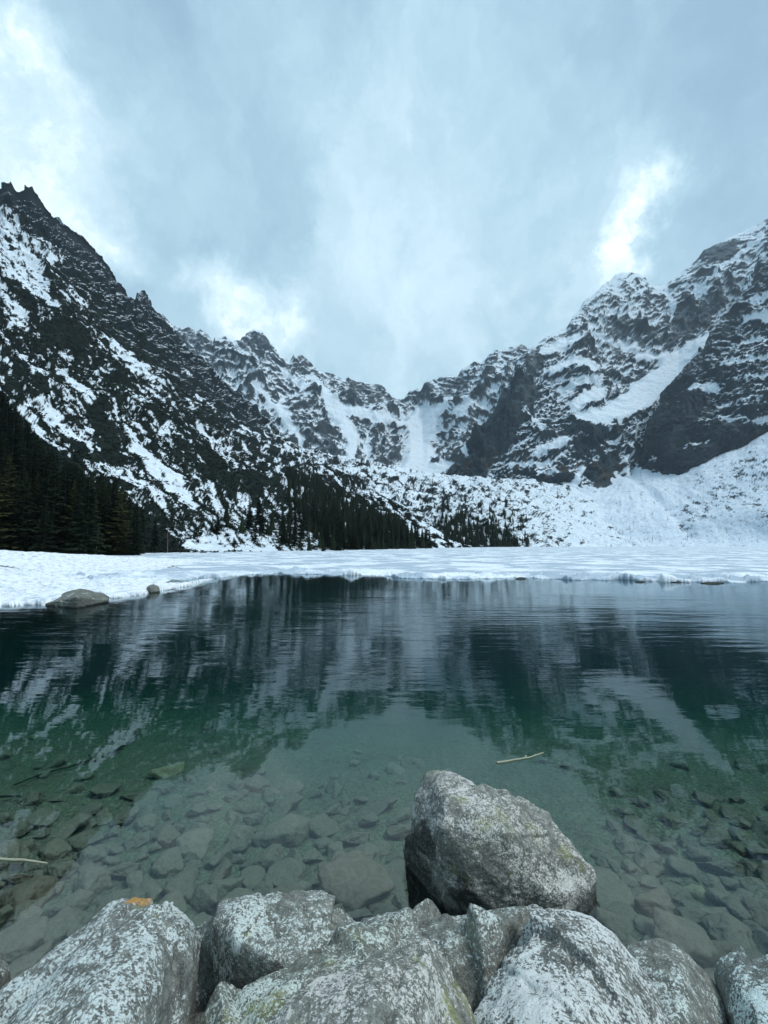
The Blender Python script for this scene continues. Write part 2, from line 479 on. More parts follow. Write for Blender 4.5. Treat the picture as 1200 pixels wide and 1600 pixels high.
def disp_D(V, v):
    vv = v[:, None]
    wq = V + 25 * fbm(V / 150., 3)[..., None]
    ribs = ridged(wq * A(1, .8, .4) / 130., 5, .55) - 1.1
    det = fbm(V / 18., 5, .6)
    t = (V[..., 2] - .12 * V[..., 0] + 16 * fbm(V / 90., 3)) / 22.
    saw = (t - np.floor(t)); ledge = sstep(0, .65, saw) - saw
    fade = sstep(.2, 1.0, vv)
    top = 1 - .6 * sstep(2.6, 3.0, vv)
    d = (20 * ribs * top + 6.5 * det * top + 4.5 * ledge * top) * fade
    jag = 5 * np.abs(fbm(pxyz(V[..., 0] / 14., V[..., 1] / 200.), 4, .6)) * sstep(2.7, 3.0, vv) * sstep(3.6, 3.0, vv)
    px, py = proj(V); d = d * (1 - .75 * blur(sstep(-2, 5, features(px, py, [q for q in FEAT_D if max(w_[2] for w_ in q) > 6], 5, 14)), 3))
    return d, np.stack([0 * jag, 0 * jag, jag], -1)
FEAT_D = [[(1078, 607, 5), (1115, 604, 7), (1122, 600, 3)], [(1165, 497, 5), (1210, 490, 8)], [(1070, 697, 1.6), (1106, 690, 2)], [(1008, 714, 4), (1016, 716, 3)], [(1125, 650, 3), (1165, 655, 4)], [(1180, 658, 5), (1220, 650, 5)],
          [(1150, 590, 2), (1200, 585, 3)], [(1140, 540, 3), (1190, 520, 4)], [(1120, 630, 2), (1190, 622, 2)], [(1130, 565, 3), (1200, 560, 4)], [(1170, 470, 3), (1210, 455, 4)]]
DARK_D = [[(1100, 565, 12), (1060, 640, 40), (1040, 700, 45), (1110, 690, 30), (1170, 670, 25)], [(1135, 505, 12)]]
def snow_D(V, d, px, py, v):
    n = slopes(V)
    gully = blur(d, 9) - d
    sc_ = (n[..., 2] - blur(n[..., 2], 30)) * 1.6 + gully / 25. + .6 * streak(px, py, math.radians(-14), 46, 4.5, 23.) + .25 * fbm(pxyz(px / 10., py / 5., 63.), 5, .75) + .2 * streak(px, py, math.radians(50), 18, 5, 28.)
    dens = .27 - .14 * sstep(560, 640, py)
    f = features(px, py, FEAT_D, 5, 12)
    k = features(px, py, DARK_D, 10, 22)
    dens = dens - .13 * sstep(-6, 6, k)
    dens = np.where(f > -4, dens + .9 * sstep(-3, 4, f), dens)
    m = quant_mask(sc_, dens, .25, (py < 760)); m = dusted(m, px, py, sc_, .06)
    r = mixa(np.clip(.3 + fbm(V / 40., 4), 0, 1), ROCK * .85, ROCKW * .8)
    return mixa(m, r, SNOW)
build_mountain('mountain_buttress', xs, rows, [8, 90, 200, 12, 10], disp_D, snow_D)

# ---------------------------------------------------------------- snow fans below the cliffs
xs = np.arange(700, 1330, 1.2)
rows = [
    ([700, 1330], [862, 862], [560, 560]),
    ([700, 800, 900, 1000, 1330], [856, 855.5, 855, 854, 853], [620, 700, 760, 780, 720]),
    ([700, 800, 900, 985, 1060, 1100, 1200, 1330], [800, 812, 815, 800, 812, 805, 785, 775], [800, 830, 850, 850, 830, 820, 780, 700]),
    ([700, 800, 860, 900, 940, 985, 1030, 1060, 1100, 1150, 1200, 1330], [752, 755, 757, 755, 760, 744, 752, 750, 728, 706, 680, 645], [1080, 1075, 1060, 1060, 1050, 1075, 1000, 975, 960, 950, 930, 900]),
    ([700, 1330], [752, 640], [1200, 1150]),
]
def disp_E(V, v):
    vv = v[:, None]
    d = 5 * fbm(V / 90., 4) * sstep(1.0, 1.5, vv) + .8 * fbm(V / 9., 4) * sstep(1.0, 1.2, vv)
    px, py = proj(V)
    g = (px - 985) / 60.
    gul = -7 * np.exp(-((px - np.interp(py, [740, 800, 840], [985, 1050, 1085])) / 9.) ** 2) * sstep(1.0, 1.5, vv)
    an = np.arctan2(px - 985, py - 728); rr_ = np.hypot(px - 985, py - 728)
    rad = 1.6 * fbm(pxyz(an * 6, rr_ / 45., 2.), 5, .7) * sstep(8, 50, rr_)
    return d + gul + rad * sstep(1.0, 1.4, vv), 0
def snow_E(V, d, px, py, v):
    boulder = .62 * fbm(pxyz(px / 22., py / 11., 4.), 7, .85)
    field = features(px, py, [[(1180, 740, 30), (1130, 765, 26), (1090, 800, 14), (1075, 815, 6)], [(1190, 800, 12)]], 14, 30)
    m = sstep(.34, .5, boulder + .22 * sstep(-14, 12, field) - .12 * sstep(0, -30, field) - .05)
    scat = sstep(.72, .85, fbm(pxyz(px / 9., py / 5., 14.), 5, .75))
    m = np.maximum(m * sstep(-30, 0, field), scat * .6)
    an = np.arctan2(px - 985, py - 728); rr_ = np.hypot(px - 985, py - 728)
    grey = .5 + .5 * fbm(pxyz(px / 30., py / 12., 6.), 4) + .3 * fbm(pxyz(an * 7, rr_ / 30., 3.), 5, .75)
    snow = mixa(np.clip(grey, 0, 1) * .6, SNOW, SNOW * A(.68, .74, .82))
    return mixa(m, snow, ROCK)
E_OBJ, E_V, E_px, E_py = build_mountain('snow_fan', xs, rows, [6, 60, 80, 10], disp_E, snow_E)

# ---------------------------------------------------------------- moraine bench at the head of the lake
xs = np.arange(380, 1010, 1.1)
rows = [
    ([380, 1010], [866, 862], [320, 560]),
    ([380, 500, 600, 700, 800, 900, 1010], [862, 861, 860, 859, 857.5, 856, 855], [330, 350, 400, 470, 560, 640, 740]),
    ([380, 500, 600, 700, 800, 900, 1010], [760, 772, 790, 795, 800, 828, 850], [560, 580, 600, 620, 680, 760, 790]),
    ([380, 420, 470, 520, 560, 600, 640, 700, 760, 830, 900, 960, 1010], [660, 672, 700, 716, 722, 730, 738, 746, 746, 750, 762, 790, 830], [900, 920, 940, 960, 970, 980, 990, 1000, 1000, 1010, 980, 930, 860]),
    ([380, 700, 1010], [690, 752, 850], [1100, 1200, 900]),
]
def disp_M(V, v):
    vv = v[:, None]
    f = sstep(1.0, 1.4, vv)
    d = (10 * fbm(V / 70., 4) + 3.5 * fbm(V / 14., 4, .6)) * f
    return d, 0
def snow_M(V, d, px, py, v):
    n = slopes(V)
    sc_ = .45 * streak(px, py, math.radians(24), 34, 7, 33., 5, .7) + .8 * fbm(pxyz(px / 16., py / 7., 7.), 6, .8)
    dens = np.interp(px, [380, 560, 690, 760, 840, 900, 1010], [.55, .54, .5, .62, .78, .93, .97]) + .1 * fbm(pxyz(px / 50., py / 30., 2.), 2)
    f = features(px, py, [[(590, 735, 6), (680, 745, 8), (760, 742, 6)], [(690, 800, 6), (720, 850, 5)]], 6, 14)
    dens = dens + .3 * sstep(-3, 4, f)
    m = quant_mask(sc_, dens, .25, (py < 856))
    r = mixa(np.clip(.3 + 1.2 * fbm(V / 25., 4), 0, 1), PINE, ROCKW * .8)
    return mixa(m, r, SNOW)
M_OBJ, M_V, M_px, M_py = build_mountain('moraine_slope', xs, rows, [8, 90, 100, 10], disp_M, snow_M)

# ---------------------------------------------------------------- left mountain
SKY_L = [(-120, 230), (-60, 270), (-20, 300), (0, 306), (6, 297), (16, 296), (24, 308), (32, 308), (38, 304), (50, 306), (60, 316), (72, 328), (83, 346), (88, 346), (94, 344), (104, 356), (118, 368), (128, 374), (142, 384), (156, 398), (168, 412),
         (180, 432), (192, 450), (204, 464), (211, 470), (214, 458), (222, 455), (230, 466), (238, 482), (248, 488), (262, 502), (276, 520), (290, 540), (310, 556), (330, 574), (350, 590), (372, 610), (395, 628), (412, 645), (425, 660), (440, 680), (470, 700), (520, 728), (560, 750), (600, 772), (640, 798), (680, 826), (720, 850), (760, 860)]
sx, sy = map(np.array, zip(*SKY_L))
xs = np.arange(-100, 760, 1.1)
dL = np.interp(sx, [-120, 0, 200, 330, 430, 520, 640, 760], [520, 600, 760, 900, 980, 800, 560, 480])
rows = [
    ([-120, 0, 300, 500, 760], [905, 895, 878, 869, 863], [40, 52, 90, 150, 330]),
    ([-120, 0, 100, 200, 300, 400, 500, 600, 700, 760], [878, 874, 872, 871, 869, 867, 866, 864, 862, 861], [78, 82, 88, 95, 110, 140, 170, 230, 330, 400]),
    ([-120, 0, 60, 110, 180, 235, 300, 400, 500, 600, 700, 760], [640, 655, 725, 765, 790, 825, 838, 832, 828, 838, 856, 861], [200, 185, 170, 165, 165, 165, 175, 215, 270, 310, 390, 430]),
    ([-120, 0, 100, 200, 300, 400, 500, 600, 700, 760], [470, 510, 590, 650, 705, 735, 768, 802, 853, 860.5], [380, 350, 350, 360, 390, 430, 480, 470, 430, 450]),
    ([-120, 0, 100, 200, 300, 400, 500, 600, 700, 760], [350, 395, 460, 540, 612, 680, 742, 782, 849, 860], [500, 480, 500, 560, 640, 700, 660, 530, 460, 465]),
    (sx, sy + 4 * (sx < 420), dL),
    (sx, sy + 34, dL + 40),
    ([-120, 300, 760], [700, 800, 862], [1000, 1300, 600]),
]
def disp_L(V, v):
    vv = v[:, None]
    px, py = proj(V)
    wq = V + 20 * fbm(V / 120., 3)[..., None]
    ribs = ridged(wq * A(.8, .8, .8) / 120., 5, .55) - 1.1
    rockz = sstep(4.15, 4.6, vv) * sstep(520, 400, px)
    fade = sstep(1.3, 3.4, vv) * sstep(740, 560, px)
    det = fbm(V / 12., 5, .6)
    top = 1 - .55 * sstep(4.6, 5.0, vv)
    d = (11 * ribs + 2.0 * det * (1 + 1.8 * rockz) + rockz * 9 * (ridged(wq * A(1, 1, .45) / 42., 5, .6) - 1.1)) * fade * top
    jag = 4.5 * np.abs(fbm(pxyz(V[..., 0] / 9., V[..., 1] / 60.), 4, .65)) * sstep(4.7, 5.0, vv) * sstep(5.8, 5.0, vv) * sstep(520, 400, px)
    return d, np.stack([0 * jag, 0 * jag, jag], -1)
FEAT_L = [[(-60, 330, 60), (0, 372, 42), (28, 402, 34), (58, 440, 20), (86, 484, 5)], [(-60, 380, 14), (0, 452, 10), (34, 492, 15), (45, 512, 4)], [(0, 512, 8), (28, 548, 9), (62, 580, 7), (112, 624, 4)],
          [(0, 600, 3), (20, 624, 4), (54, 660, 8), (106, 708, 3)], [(164, 522, 5), (190, 545, 11), (212, 563, 11), (256, 604, 3)], [(92, 570, 9), (112, 596, 14), (140, 618, 6)], [(44, 622, 5), (90, 652, 12), (150, 698, 6)],
          [(196, 655, 5), (210, 690, 13), (240, 726, 19), (272, 755, 17), (304, 792, 8)], [(134, 720, 3), (195, 736, 11), (236, 764, 7), (262, 790, 6)], [(254, 668, 9), (264, 688, 8)], [(286, 640, 3), (310, 662, 6), (350, 702, 8), (372, 730, 5)],
          [(120, 458, 3), (140, 470, 8)], [(90, 400, 12), (60, 375, 10)], [(355, 640, 2), (376, 668, 3), (420, 700, 5)], [(280, 580, 4), (292, 586, 5)], [(300, 740, 5), (330, 775, 8), (350, 800, 8)], [(375, 780, 5), (410, 800, 8)],
          [(425, 690, 3), (470, 712, 4), (520, 742, 4)], [(440, 740, 4), (470, 775, 5), (500, 800, 3)], [(215, 615, 3), (236, 630, 6)], [(300, 850, 10), (340, 855, 8), (430, 862, 7)], [(175, 640, 5), (185, 655, 3)], [(10, 560, 4), (20, 590, 5)]]
DARK_L = [[(60, 345, 26), (110, 395, 24), (170, 450, 34), (230, 520, 32), (300, 580, 22), (400, 655, 12)], [(85, 515, 22), (120, 535, 18)], [(80, 600, 10), (60, 595, 12)], [(160, 715, 14), (100, 680, 10)], [(245, 695, 16)], [(110, 735, 30)], [(0, 640, 20)],
          [(150, 640, 14), (190, 720, 10)], [(400, 760, 12), (340, 740, 10)]]
def snow_L(V, d, px, py, v):
    vv = v[:, None] + 0 * px
    ang = math.radians(43)
    wob = streak(px, py, ang, 42, 6, 43., 5, .66)
    fine = streak(px, py, math.radians(35), 11, 4, 53., 4, .65)
    bl = fbm(pxyz(px / 12., py / 7., 5.), 5, .8)
    sc_ = .95 * wob + .45 * fine + .5 * bl - .02 * (d - blur(d, 10))
    dens = np.interp(py - np.interp(px, sx, sy), [0, 60, 110, 180, 400], [.05, .06, .09, .15, .20])
    dens = dens + .10 * sstep(320, 480, px) + .40 * sstep(795, 840, py) * sstep(240, 300, px) + .18 * sstep(480, 600, px) - .1 * sstep(120, 0, px)
    dens = dens + .10 * fbm(pxyz(px / 70., py / 60., 2.), 2)
    f = features(px, py, [[(q[0], q[1], q[2] * .82) for q in ln] for ln in FEAT_L], 9, 17)
    k = features(px, py, DARK_L, 12, 24)
    dens = dens - .26 * sstep(-6, 8, k)
    dens = np.where(f > -5, np.maximum(dens, .02) + .72 * sstep(-3, 5, f), dens)
    forest = pl_mask(px, py, [(-40, 800, 170), (60, 850, 120), (150, 860, 90), (200, 870, 80), (260, 870, 38)]) + 8 * bl
    dens = np.where(forest > 0, dens - .5, dens)
    m = quant_mask(sc_, dens, .20, (py < 860))
    rockz = sstep(0, 1, (80 - (py - np.interp(px, sx, sy))) / 60. + .6 * bl) * sstep(470, 380, px)
    veg = mixa(np.clip(.35 + 1.1 * fbm(V / 9., 4), 0, 1), PINE, A(.020, .027, .022))
    r = mixa(np.clip(rockz, 0, 1), veg, mixa(np.clip(.4 + 1.2 * fbm(V / 14., 4), 0, 1), ROCK * .5, ROCKW * .5))
    ledge = sstep(.35, 1.1, (slopes(V)[..., 2] - blur(slopes(V)[..., 2], 14)) * 7 + .6 * bl + .4 * fine - .85) * sstep(160, 60, py - np.interp(px, sx, sy))
    m = np.where(forest > 0, m, np.maximum(m, .8 * ledge))
    return mixa(m, r, SNOW), m, forest
LM = {}
def snow_L2(V, d, px, py, v):
    c, m, forest = snow_L(V, d, px, py, v)
    LM['m'] = m; LM['forest'] = forest; LM['c'] = c
    return c
L_OBJ, L_V, L_px, L_py = build_mountain('mountain_left', xs, rows, [8, 50, 120, 150, 170, 14, 10], disp_L, snow_L2)
# ================================================================== LAKE BED, WATER, ICE, SNOW BANK
def bed_z(x, y):
    yk = [-6, 0, 1.0, 2.0, 2.4, 5.0, 7, 9, 12, 16, 30, 70, 100, 2500]
    zk = [.9, .55, .25, -.30, -.42, -.80, -1.18, -1.60, -2.35, -3.35, -6.2, -11, -14, -14]
    z = np.interp(y + .05 * x, yk, zk)
    z = z + np.minimum(.09 * fbm(pxyz(x / 1.7, y / 1.7, 2.), 3), .2) * sstep(1, 3, y)
    # shelf under the snow bank on the left
    s = sstep(2.5, -7, (x + .0) - (-8.0)) * sstep(9, 15, y) * sstep(60, 26, y)
    return z
def make_bed():
    rr = np.concatenate([np.geomspace(.6, 14, 420), np.geomspace(14.3, 2900, 110)])
    th = np.radians(np.concatenate([np.linspace(-170, -60, 30, endpoint=False), np.linspace(-60, 60, 620), np.linspace(60.5, 170, 30)]))
    R_, T = np.meshgrid(rr, th, indexing='ij')
    x = R_ * np.sin(T); y = R_ * np.cos(T)
    z = bed_z(x, y)
    near = sstep(16, 6, R_)
    q = pxyz(x * 9, y * 9, 0.)
    z = z + near * (.020 * ridged(pxyz(x * 4, y * 4, 3.), 3, .5) - .02 + .010 * fbm(q, 4, .7))
    # land beyond the far shore and to the sides
    shore = np.interp(np.degrees(T), [-180, -95, -70, -50, -41, -20, 0, 20, 41, 60, 100, 180], [5, 20, 60, 95, 115, 190, 420, 780, 1000, 900, 200, 8])
    land = sstep(shore, shore * 1.04 + 2, R_)
    z = z * (1 - land) + (.05 + .0 * R_) * land
    stone = sstep(-.15, .5, fbm(pxyz(x * 1.1, y * 1.1, 4.), 4, .6) + .35 * sstep(4.5, 2.5, y))
    m, n, b, o = new_mat('lake_bed')
    at = N(n, 'ShaderNodeAttribute', attribute_name='stone')
    tc = N(n, 'ShaderNodeTexCoord')
    vo = N(n, 'ShaderNodeTexVoronoi'); vo.inputs['Scale'].default_value = 13.0; L(n, tc.outputs['Object'], vo.inputs['Vector'])
    vo2 = N(n, 'ShaderNodeTexVoronoi'); vo2.inputs['Scale'].default_value = 34.0; L(n, tc.outputs['Object'], vo2.inputs['Vector'])
    f1 = noise(n, tc.outputs['Object'], 2.2, 7, .68)
    f2 = noise(n, tc.outputs['Object'], 26, 6, .7)
    silt = mixc(n, mapr(n, f2, .3, .7), (.10, .118, .080), (.29, .315, .225))
    sep = N(n, 'ShaderNodeSeparateColor'); L(n, vo.outputs['Color'], sep.inputs[0])
    sc2 = N(n, 'ShaderNodeSeparateColor'); L(n, vo2.outputs['Color'], sc2.inputs[0])
    stc = mixc(n, sep.outputs[0], (.06, .055, .045), (.24, .22, .175))
    stc = mixc(n, mapr(n, vo.outputs['Distance'], .0, .055, .0, .0), stc, stc)
    sts = mixc(n, sc2.outputs[0], (.05, .045, .036), (.34, .315, .26))
    gm = mixc(n, .5, stc, sts)
    c = mixc(n, math_(n, 'MULTIPLY', mapr(n, f1, .38, .62), math_(n, 'ADD', .35, math_(n, 'MULTIPLY', at.outputs['Fac'], .65))), silt, gm)
    L(n, c, b.inputs['Base Color']); b.inputs['Roughness'].default_value = .9
    h = math_(n, 'ADD', math_(n, 'MULTIPLY', vo2.outputs['Distance'], -.5), math_(n, 'ADD', f2, math_(n, 'MULTIPLY', vo.outputs['Distance'], -1.0)))
    bump(n, h, .8, .03, b)
    o = mesh_from('ground', pxyz(x, y, z).reshape(-1, 3), grid_idx(*x.shape), 4, m, True, {'stone': stone.ravel()})
    tag(o, kind='structure')
make_bed()

def make_water():
    m = bpy.data.materials.new('water'); m.use_nodes = True
    n = m.node_tree; n.nodes.clear()
    o = n.nodes.new('ShaderNodeOutputMaterial')
    tr = N(n, 'ShaderNodeBsdfTransparent'); tr.inputs[0].default_value = (1, 1, 1, 1)
    gl = N(n, 'ShaderNodeBsdfGlossy'); gl.inputs['Color'].default_value = (.86, .96, 1.0, 1)
    fr = N(n, 'ShaderNodeFresnel'); fr.inputs['IOR'].default_value = 1.42
    tc = N(n, 'ShaderNodeTexCoord'); ob = tc.outputs['Object']
    sp = N(n, 'ShaderNodeSeparateXYZ'); L(n, ob, sp.inputs[0])
    far = math_(n, 'MULTIPLY', mapr(n, sp.outputs['Y'], 4.5, 11.0, .10, 1.0), mapr(n, sp.outputs['Y'], 13.0, 24.0, 1.0, .28))
    L(n, mapr(n, sp.outputs['Y'], 5.0, 14.0, .012, .075), gl.inputs['Roughness'])
    patchy = mapr(n, noise(n, vmul(n, ob, (.10, .22, 1)), 1.0, 3, .5), .36, .62, .35, 1.25)
    w1 = noise(n, vmul(n, ob, (1.1, 4.6, 1)), 1.0, 3, .55, .3)
    w2 = noise(n, vmul(n, ob, (3.5, 10., 1)), 1.0, 3, .6, .2)
    w3 = noise(n, vmul(n, ob, (.35, 1.1, 1)), 1.0, 2, .5, .2)
    w0 = noise(n, vmul(n, ob, (.42, 2.3, 1)), 1.0, 2, .5, .25)
    w1 = math_(n, 'ADD', w1, math_(n, 'MULTIPLY', w0, 1.5))
    h = math_(n, 'ADD', math_(n, 'MULTIPLY', w1, .85), math_(n, 'ADD', math_(n, 'MULTIPLY', w2, .22), math_(n, 'MULTIPLY', w3, .9)))
    h = math_(n, 'MULTIPLY', h, math_(n, 'MULTIPLY', far, patchy))
    bp = N(n, 'ShaderNodeBump'); bp.inputs['Strength'].default_value = 1.0; bp.inputs['Distance'].default_value = .008
    L(n, h, bp.inputs['Height'])
    L(n, bp.outputs[0], gl.inputs['Normal']); L(n, bp.outputs[0], fr.inputs['Normal'])
    mx = N(n, 'ShaderNodeMixShader'); L(n, fr.outputs[0], mx.inputs[0]); L(n, tr.outputs[0], mx.inputs[1]); L(n, gl.outputs[0], mx.inputs[2])
    L(n, mx.outputs[0], o.inputs['Surface'])
    va = N(n, 'ShaderNodeVolumeAbsorption'); va.inputs['Color'].default_value = (.36, .71, .635, 1); va.inputs['Density'].default_value = .48
    vs = N(n, 'ShaderNodeVolumeScatter'); vs.inputs['Color'].default_value = (.10, .62, .72, 1); vs.inputs['Density'].default_value = .024
    ad = N(n, 'ShaderNodeAddShader'); L(n, va.outputs[0], ad.inputs[0]); L(n, vs.outputs[0], ad.inputs[1])
    L(n, ad.outputs[0], o.inputs['Volume'])
    x0, x1, y0, y1, zb = -160, 160, -3.0, 90, -22
    v = [(x0, y0, 0), (x1, y0, 0), (x1, y1, 0), (x0, y1, 0), (x0, y0, zb), (x1, y0, zb), (x1, y1, zb), (x0, y1, zb)]
    f = [0, 1, 2, 3, 4, 7, 6, 5, 0, 4, 5, 1, 1, 5, 6, 2, 2, 6, 7, 3, 3, 7, 4, 0]
    ob_ = mesh_from('water', v, f, 4, m, False)
    tag(ob_, kind='structure')
make_water()

def snow_mat(name, dirt=.25, bsc=2.0, bd=.06, streaky=False, low_c=(.74, .79, .85), rough_g=0.):
    m, n, b, o = new_mat(name)
    tc = N(n, 'ShaderNodeTexCoord'); ob = tc.outputs['Object']
    a = noise(n, ob, bsc, 5, .6); g = noise(n, ob, .16, 7, .68, .5); d_ = noise(n, ob, 9, 6, .75)
    c = mixc(n, mapr(n, a, .3, .56), low_c, (.90, .92, .95))
    if streaky:
        c = mixc(n, mapr(n, g, .43, .55, 0, .95), c, (.40, .48, .56))
        g2 = noise(n, vmul(n, ob, (.5, 1.2, 1)), .05, 8, .7, .6)
        c = mixc(n, mapr(n, g2, .50, .60, 0, .5), c, (.60, .67, .74))
    c = mixc(n, mapr(n, d_, .62, .74, 0, dirt), c, (.16, .14, .11))
    L(n, c, b.inputs['Base Color']); b.inputs['Roughness'].default_value = .75; b.inputs['Specular IOR Level'].default_value = .15
    bump(n, a, .8, bd, b)
    return m
M_ICE = snow_mat('snowy_ice', .12, 1.4, .05, True)
M_BANK = snow_mat('old_snow', .8, 2.6, .16, False, (.50, .56, .63), 3.)

def make_ice():
    xs = np.arange(-260, 1460, 1.0)
    ye = np.interp(xs, [-260, 300, 335, 400, 460, 520, 600, 650, 700, 760, 800, 860, 900, 960, 1000, 1050, 1100, 1150, 1200, 1460], [906, 905, 903, 898, 897, 899, 900, 904, 905, 904, 903, 905, 907, 906, 908, 909, 911, 910, 909, 905])
    ye = ye + 2.6 * fbm(pxyz(xs / 60., 3.), 5, .55) + .5 * fbm(pxyz(xs / 12., 5.), 3)
    E0 = Pz(xs, ye, 0.0)
    Ye = E0[:, 1]
    kx = E0[:, 0] / E0[:, 1]
    Yfar = np.interp(xs, [-260, 0, 300, 500, 600, 700, 850, 1000, 1460], [90, 100, 130, 230, 300, 420, 640, 820, 900])
    rows = []
    n1 = 150
    for i, (dy, z) in enumerate([(.1, -.15), (0, -.04), (-.02, .01), (.03, .05), (.10, .075)]):
        Y = Ye + dy; rows.append(pxyz(kx * Y, Y, z))
    t = np.linspace(0, 1, n1) ** 1.0
    for k in range(n1):
        Y = (Ye + .25) * ((Yfar / (Ye + .25)) ** t[k])
        rows.append(pxyz(kx * Y, Y, .085 + 0 * Y))
    V = np.stack([r if r.ndim == 2 else r for r in rows])
    lump = fbm(pxyz(V[..., 0] / 1.6, V[..., 1] / 1.2, 1.), 3, .5)
    big = fbm(pxyz(V[..., 0] / 7., V[..., 1] / 5., 5.), 3)
    k = np.clip((V[..., 2] - .02) / .06, 0, 1)
    close = sstep(9, 0, V[..., 1] - Ye[None])
    V[..., 2] += k * (.05 * np.maximum(lump, -.7) + .05 * big + close * .30 * np.maximum(lump + .6 * big, 0))
    o = mesh_from('ice', V.reshape(-1, 3), grid_idx(*V.shape[:2]), 4, M_ICE, True)
    tag(o, kind='structure')
make_ice()

def bank_rows(xs):
    wy = np.interp(xs, [-260, 0, 60, 120, 180, 240, 285, 300, 326, 334], [962, 948, 946, 941, 935, 926, 917, 914, 907, 904])
    wy = wy + 1.3 * fbm(pxyz(xs / 22., 8.), 4, .6)
    cy = np.interp(xs, [-260, -40, 0, 20, 60, 100, 150, 200, 250, 280, 310, 334], [845, 860, 866, 870, 875, 880, 881, 882, 884, 889, 898, 903])
    E0 = Pz(xs, wy, 0.0)
    Yc = np.interp(xs, [-260, 0, 200, 300, 334], [30, 33, 35, 35, 31])
    return E0, P(xs, cy + 12 * sstep(334, 280, xs), Yc)
BANK = {}
def make_bank():
    xs = np.arange(-260, 335, .9)
    E0, C0 = bank_rows(xs)
    rows = [E0 + A(0, 1.2, -.16), E0 + A(0, .10, -.03)]
    lipz = .16 * sstep(334, 300, xs) + .02
    lip = E0 + (C0 - E0) * .03; lip[:, 2] = lipz
    rows.append(lip * .5 + rows[1] * .5 + pxyz(0 * xs, -.02, .5 * lipz))
    rows.append(lip)
    for t in np.linspace(.04, 1, 120):
        z = lipz + (C0[:, 2] - lipz) * (1 - (1 - t) ** 1.6)
        q = E0 + (C0 - E0) * t; q[:, 2] = z
        rows.append(q)
    for t in np.linspace(.05, 1, 30):
        q = C0 + A(0, 1, 0) * t * 34; q[:, 2] = C0[:, 2] * (1 - t * t) - .05 * t
        rows.append(q)
    V = np.stack(rows)
    top = np.ones(V.shape[0]); top[:2] = 0; top[2:5] = 0; top[5:8] = .5; top[-3:] = 0
    lump = 1.9 * fbm(pxyz(V[..., 0] / .75, V[..., 1] / .95, 1.), 5, .66); big = fbm(pxyz(V[..., 0] / 4., V[..., 1] / 4., 5.), 3)
    V[..., 2] += top[:, None] * (.055 * lump + .12 * big) * sstep(336, 300, xs)[None]
    V[..., 1] += .12 * fbm(pxyz(V[..., 0] / 1.3, 0 * V[..., 2], 9.), 2) * (top[:, None] < .9)
    o = mesh_from('snow_bank', V.reshape(-1, 3), grid_idx(*V.shape[:2]), 4, M_BANK, True)
    tag(o, kind='structure')
    BANK['V'] = V
make_bank()

# ================================================================== TREES
def veg_mat(name, dark, light, var=.5):
    m, n, b, o = new_mat(name)
    oi = N(n, 'ShaderNodeObjectInfo'); tc = N(n, 'ShaderNodeTexCoord')
    v = noise(n, tc.outputs['Object'], .9, 4, .6)
    f = math_(n, 'ADD', math_(n, 'MULTIPLY', oi.outputs['Random'], var), math_(n, 'MULTIPLY', mapr(n, v, .3, .7), 1 - var))
    L(n, mixc(n, f, dark, light), b.inputs['Base Color'])
    b.inputs['Roughness'].default_value = .9; b.inputs['Specular IOR Level'].default_value = .05
    return m
M_NEEDLE = veg_mat('spruce_needles', (.012, .020, .013), (.024, .035, .019))
M_NEEDLE_Y = veg_mat('pale_spruce_needles', (.028, .033, .014), (.055, .060, .024))
M_BARK = veg_mat('bark', (.05, .045, .04), (.10, .09, .075))
M_PALEBARK = veg_mat('pale_bark', (.13, .12, .105), (.22, .20, .17))
M_LARCH = veg_mat('bare_larch_twigs', (.05, .042, .035), (.10, .085, .07))
M_DPINE = veg_mat('dwarf_pine_needles', (.007, .013, .010), (.018, .027, .018), .0)

def tube(pts, rads, ns=5):
    V = []; Fc = []
    for i, (p, r) in enumerate(zip(pts, rads)):
        p = np.array(p, float)
        q = np.array(pts[min(i + 1, len(pts) - 1)], float) - np.array(pts[max(i - 1, 0)], float)
        q /= np.linalg.norm(q) + 1e-9
        a = np.cross(q, (0, 0, 1) if abs(q[2]) < .9 else (1, 0, 0)); a /= np.linalg.norm(a); b = np.cross(q, a)
        for k in range(ns):
            t = 2 * math.pi * k / ns
            V.append(p + r * (math.cos(t) * a + math.sin(t) * b))
    for i in range(len(pts) - 1):
        for k in range(ns):
            k2 = (k + 1) % ns
            Fc += [i * ns + k, i * ns + k2, (i + 1) * ns + k2, (i + 1) * ns + k]
    return V, Fc
class Soup:
    def __init__(s): s.v = []; s.f = []; s.n = 0
    def add(s, V, F_):
        s.v.append(np.asarray(V, float)); s.f.append(np.asarray(F_) + s.n); s.n += len(V)
    def arrays(s): return np.concatenate(s.v), np.concatenate(s.f)
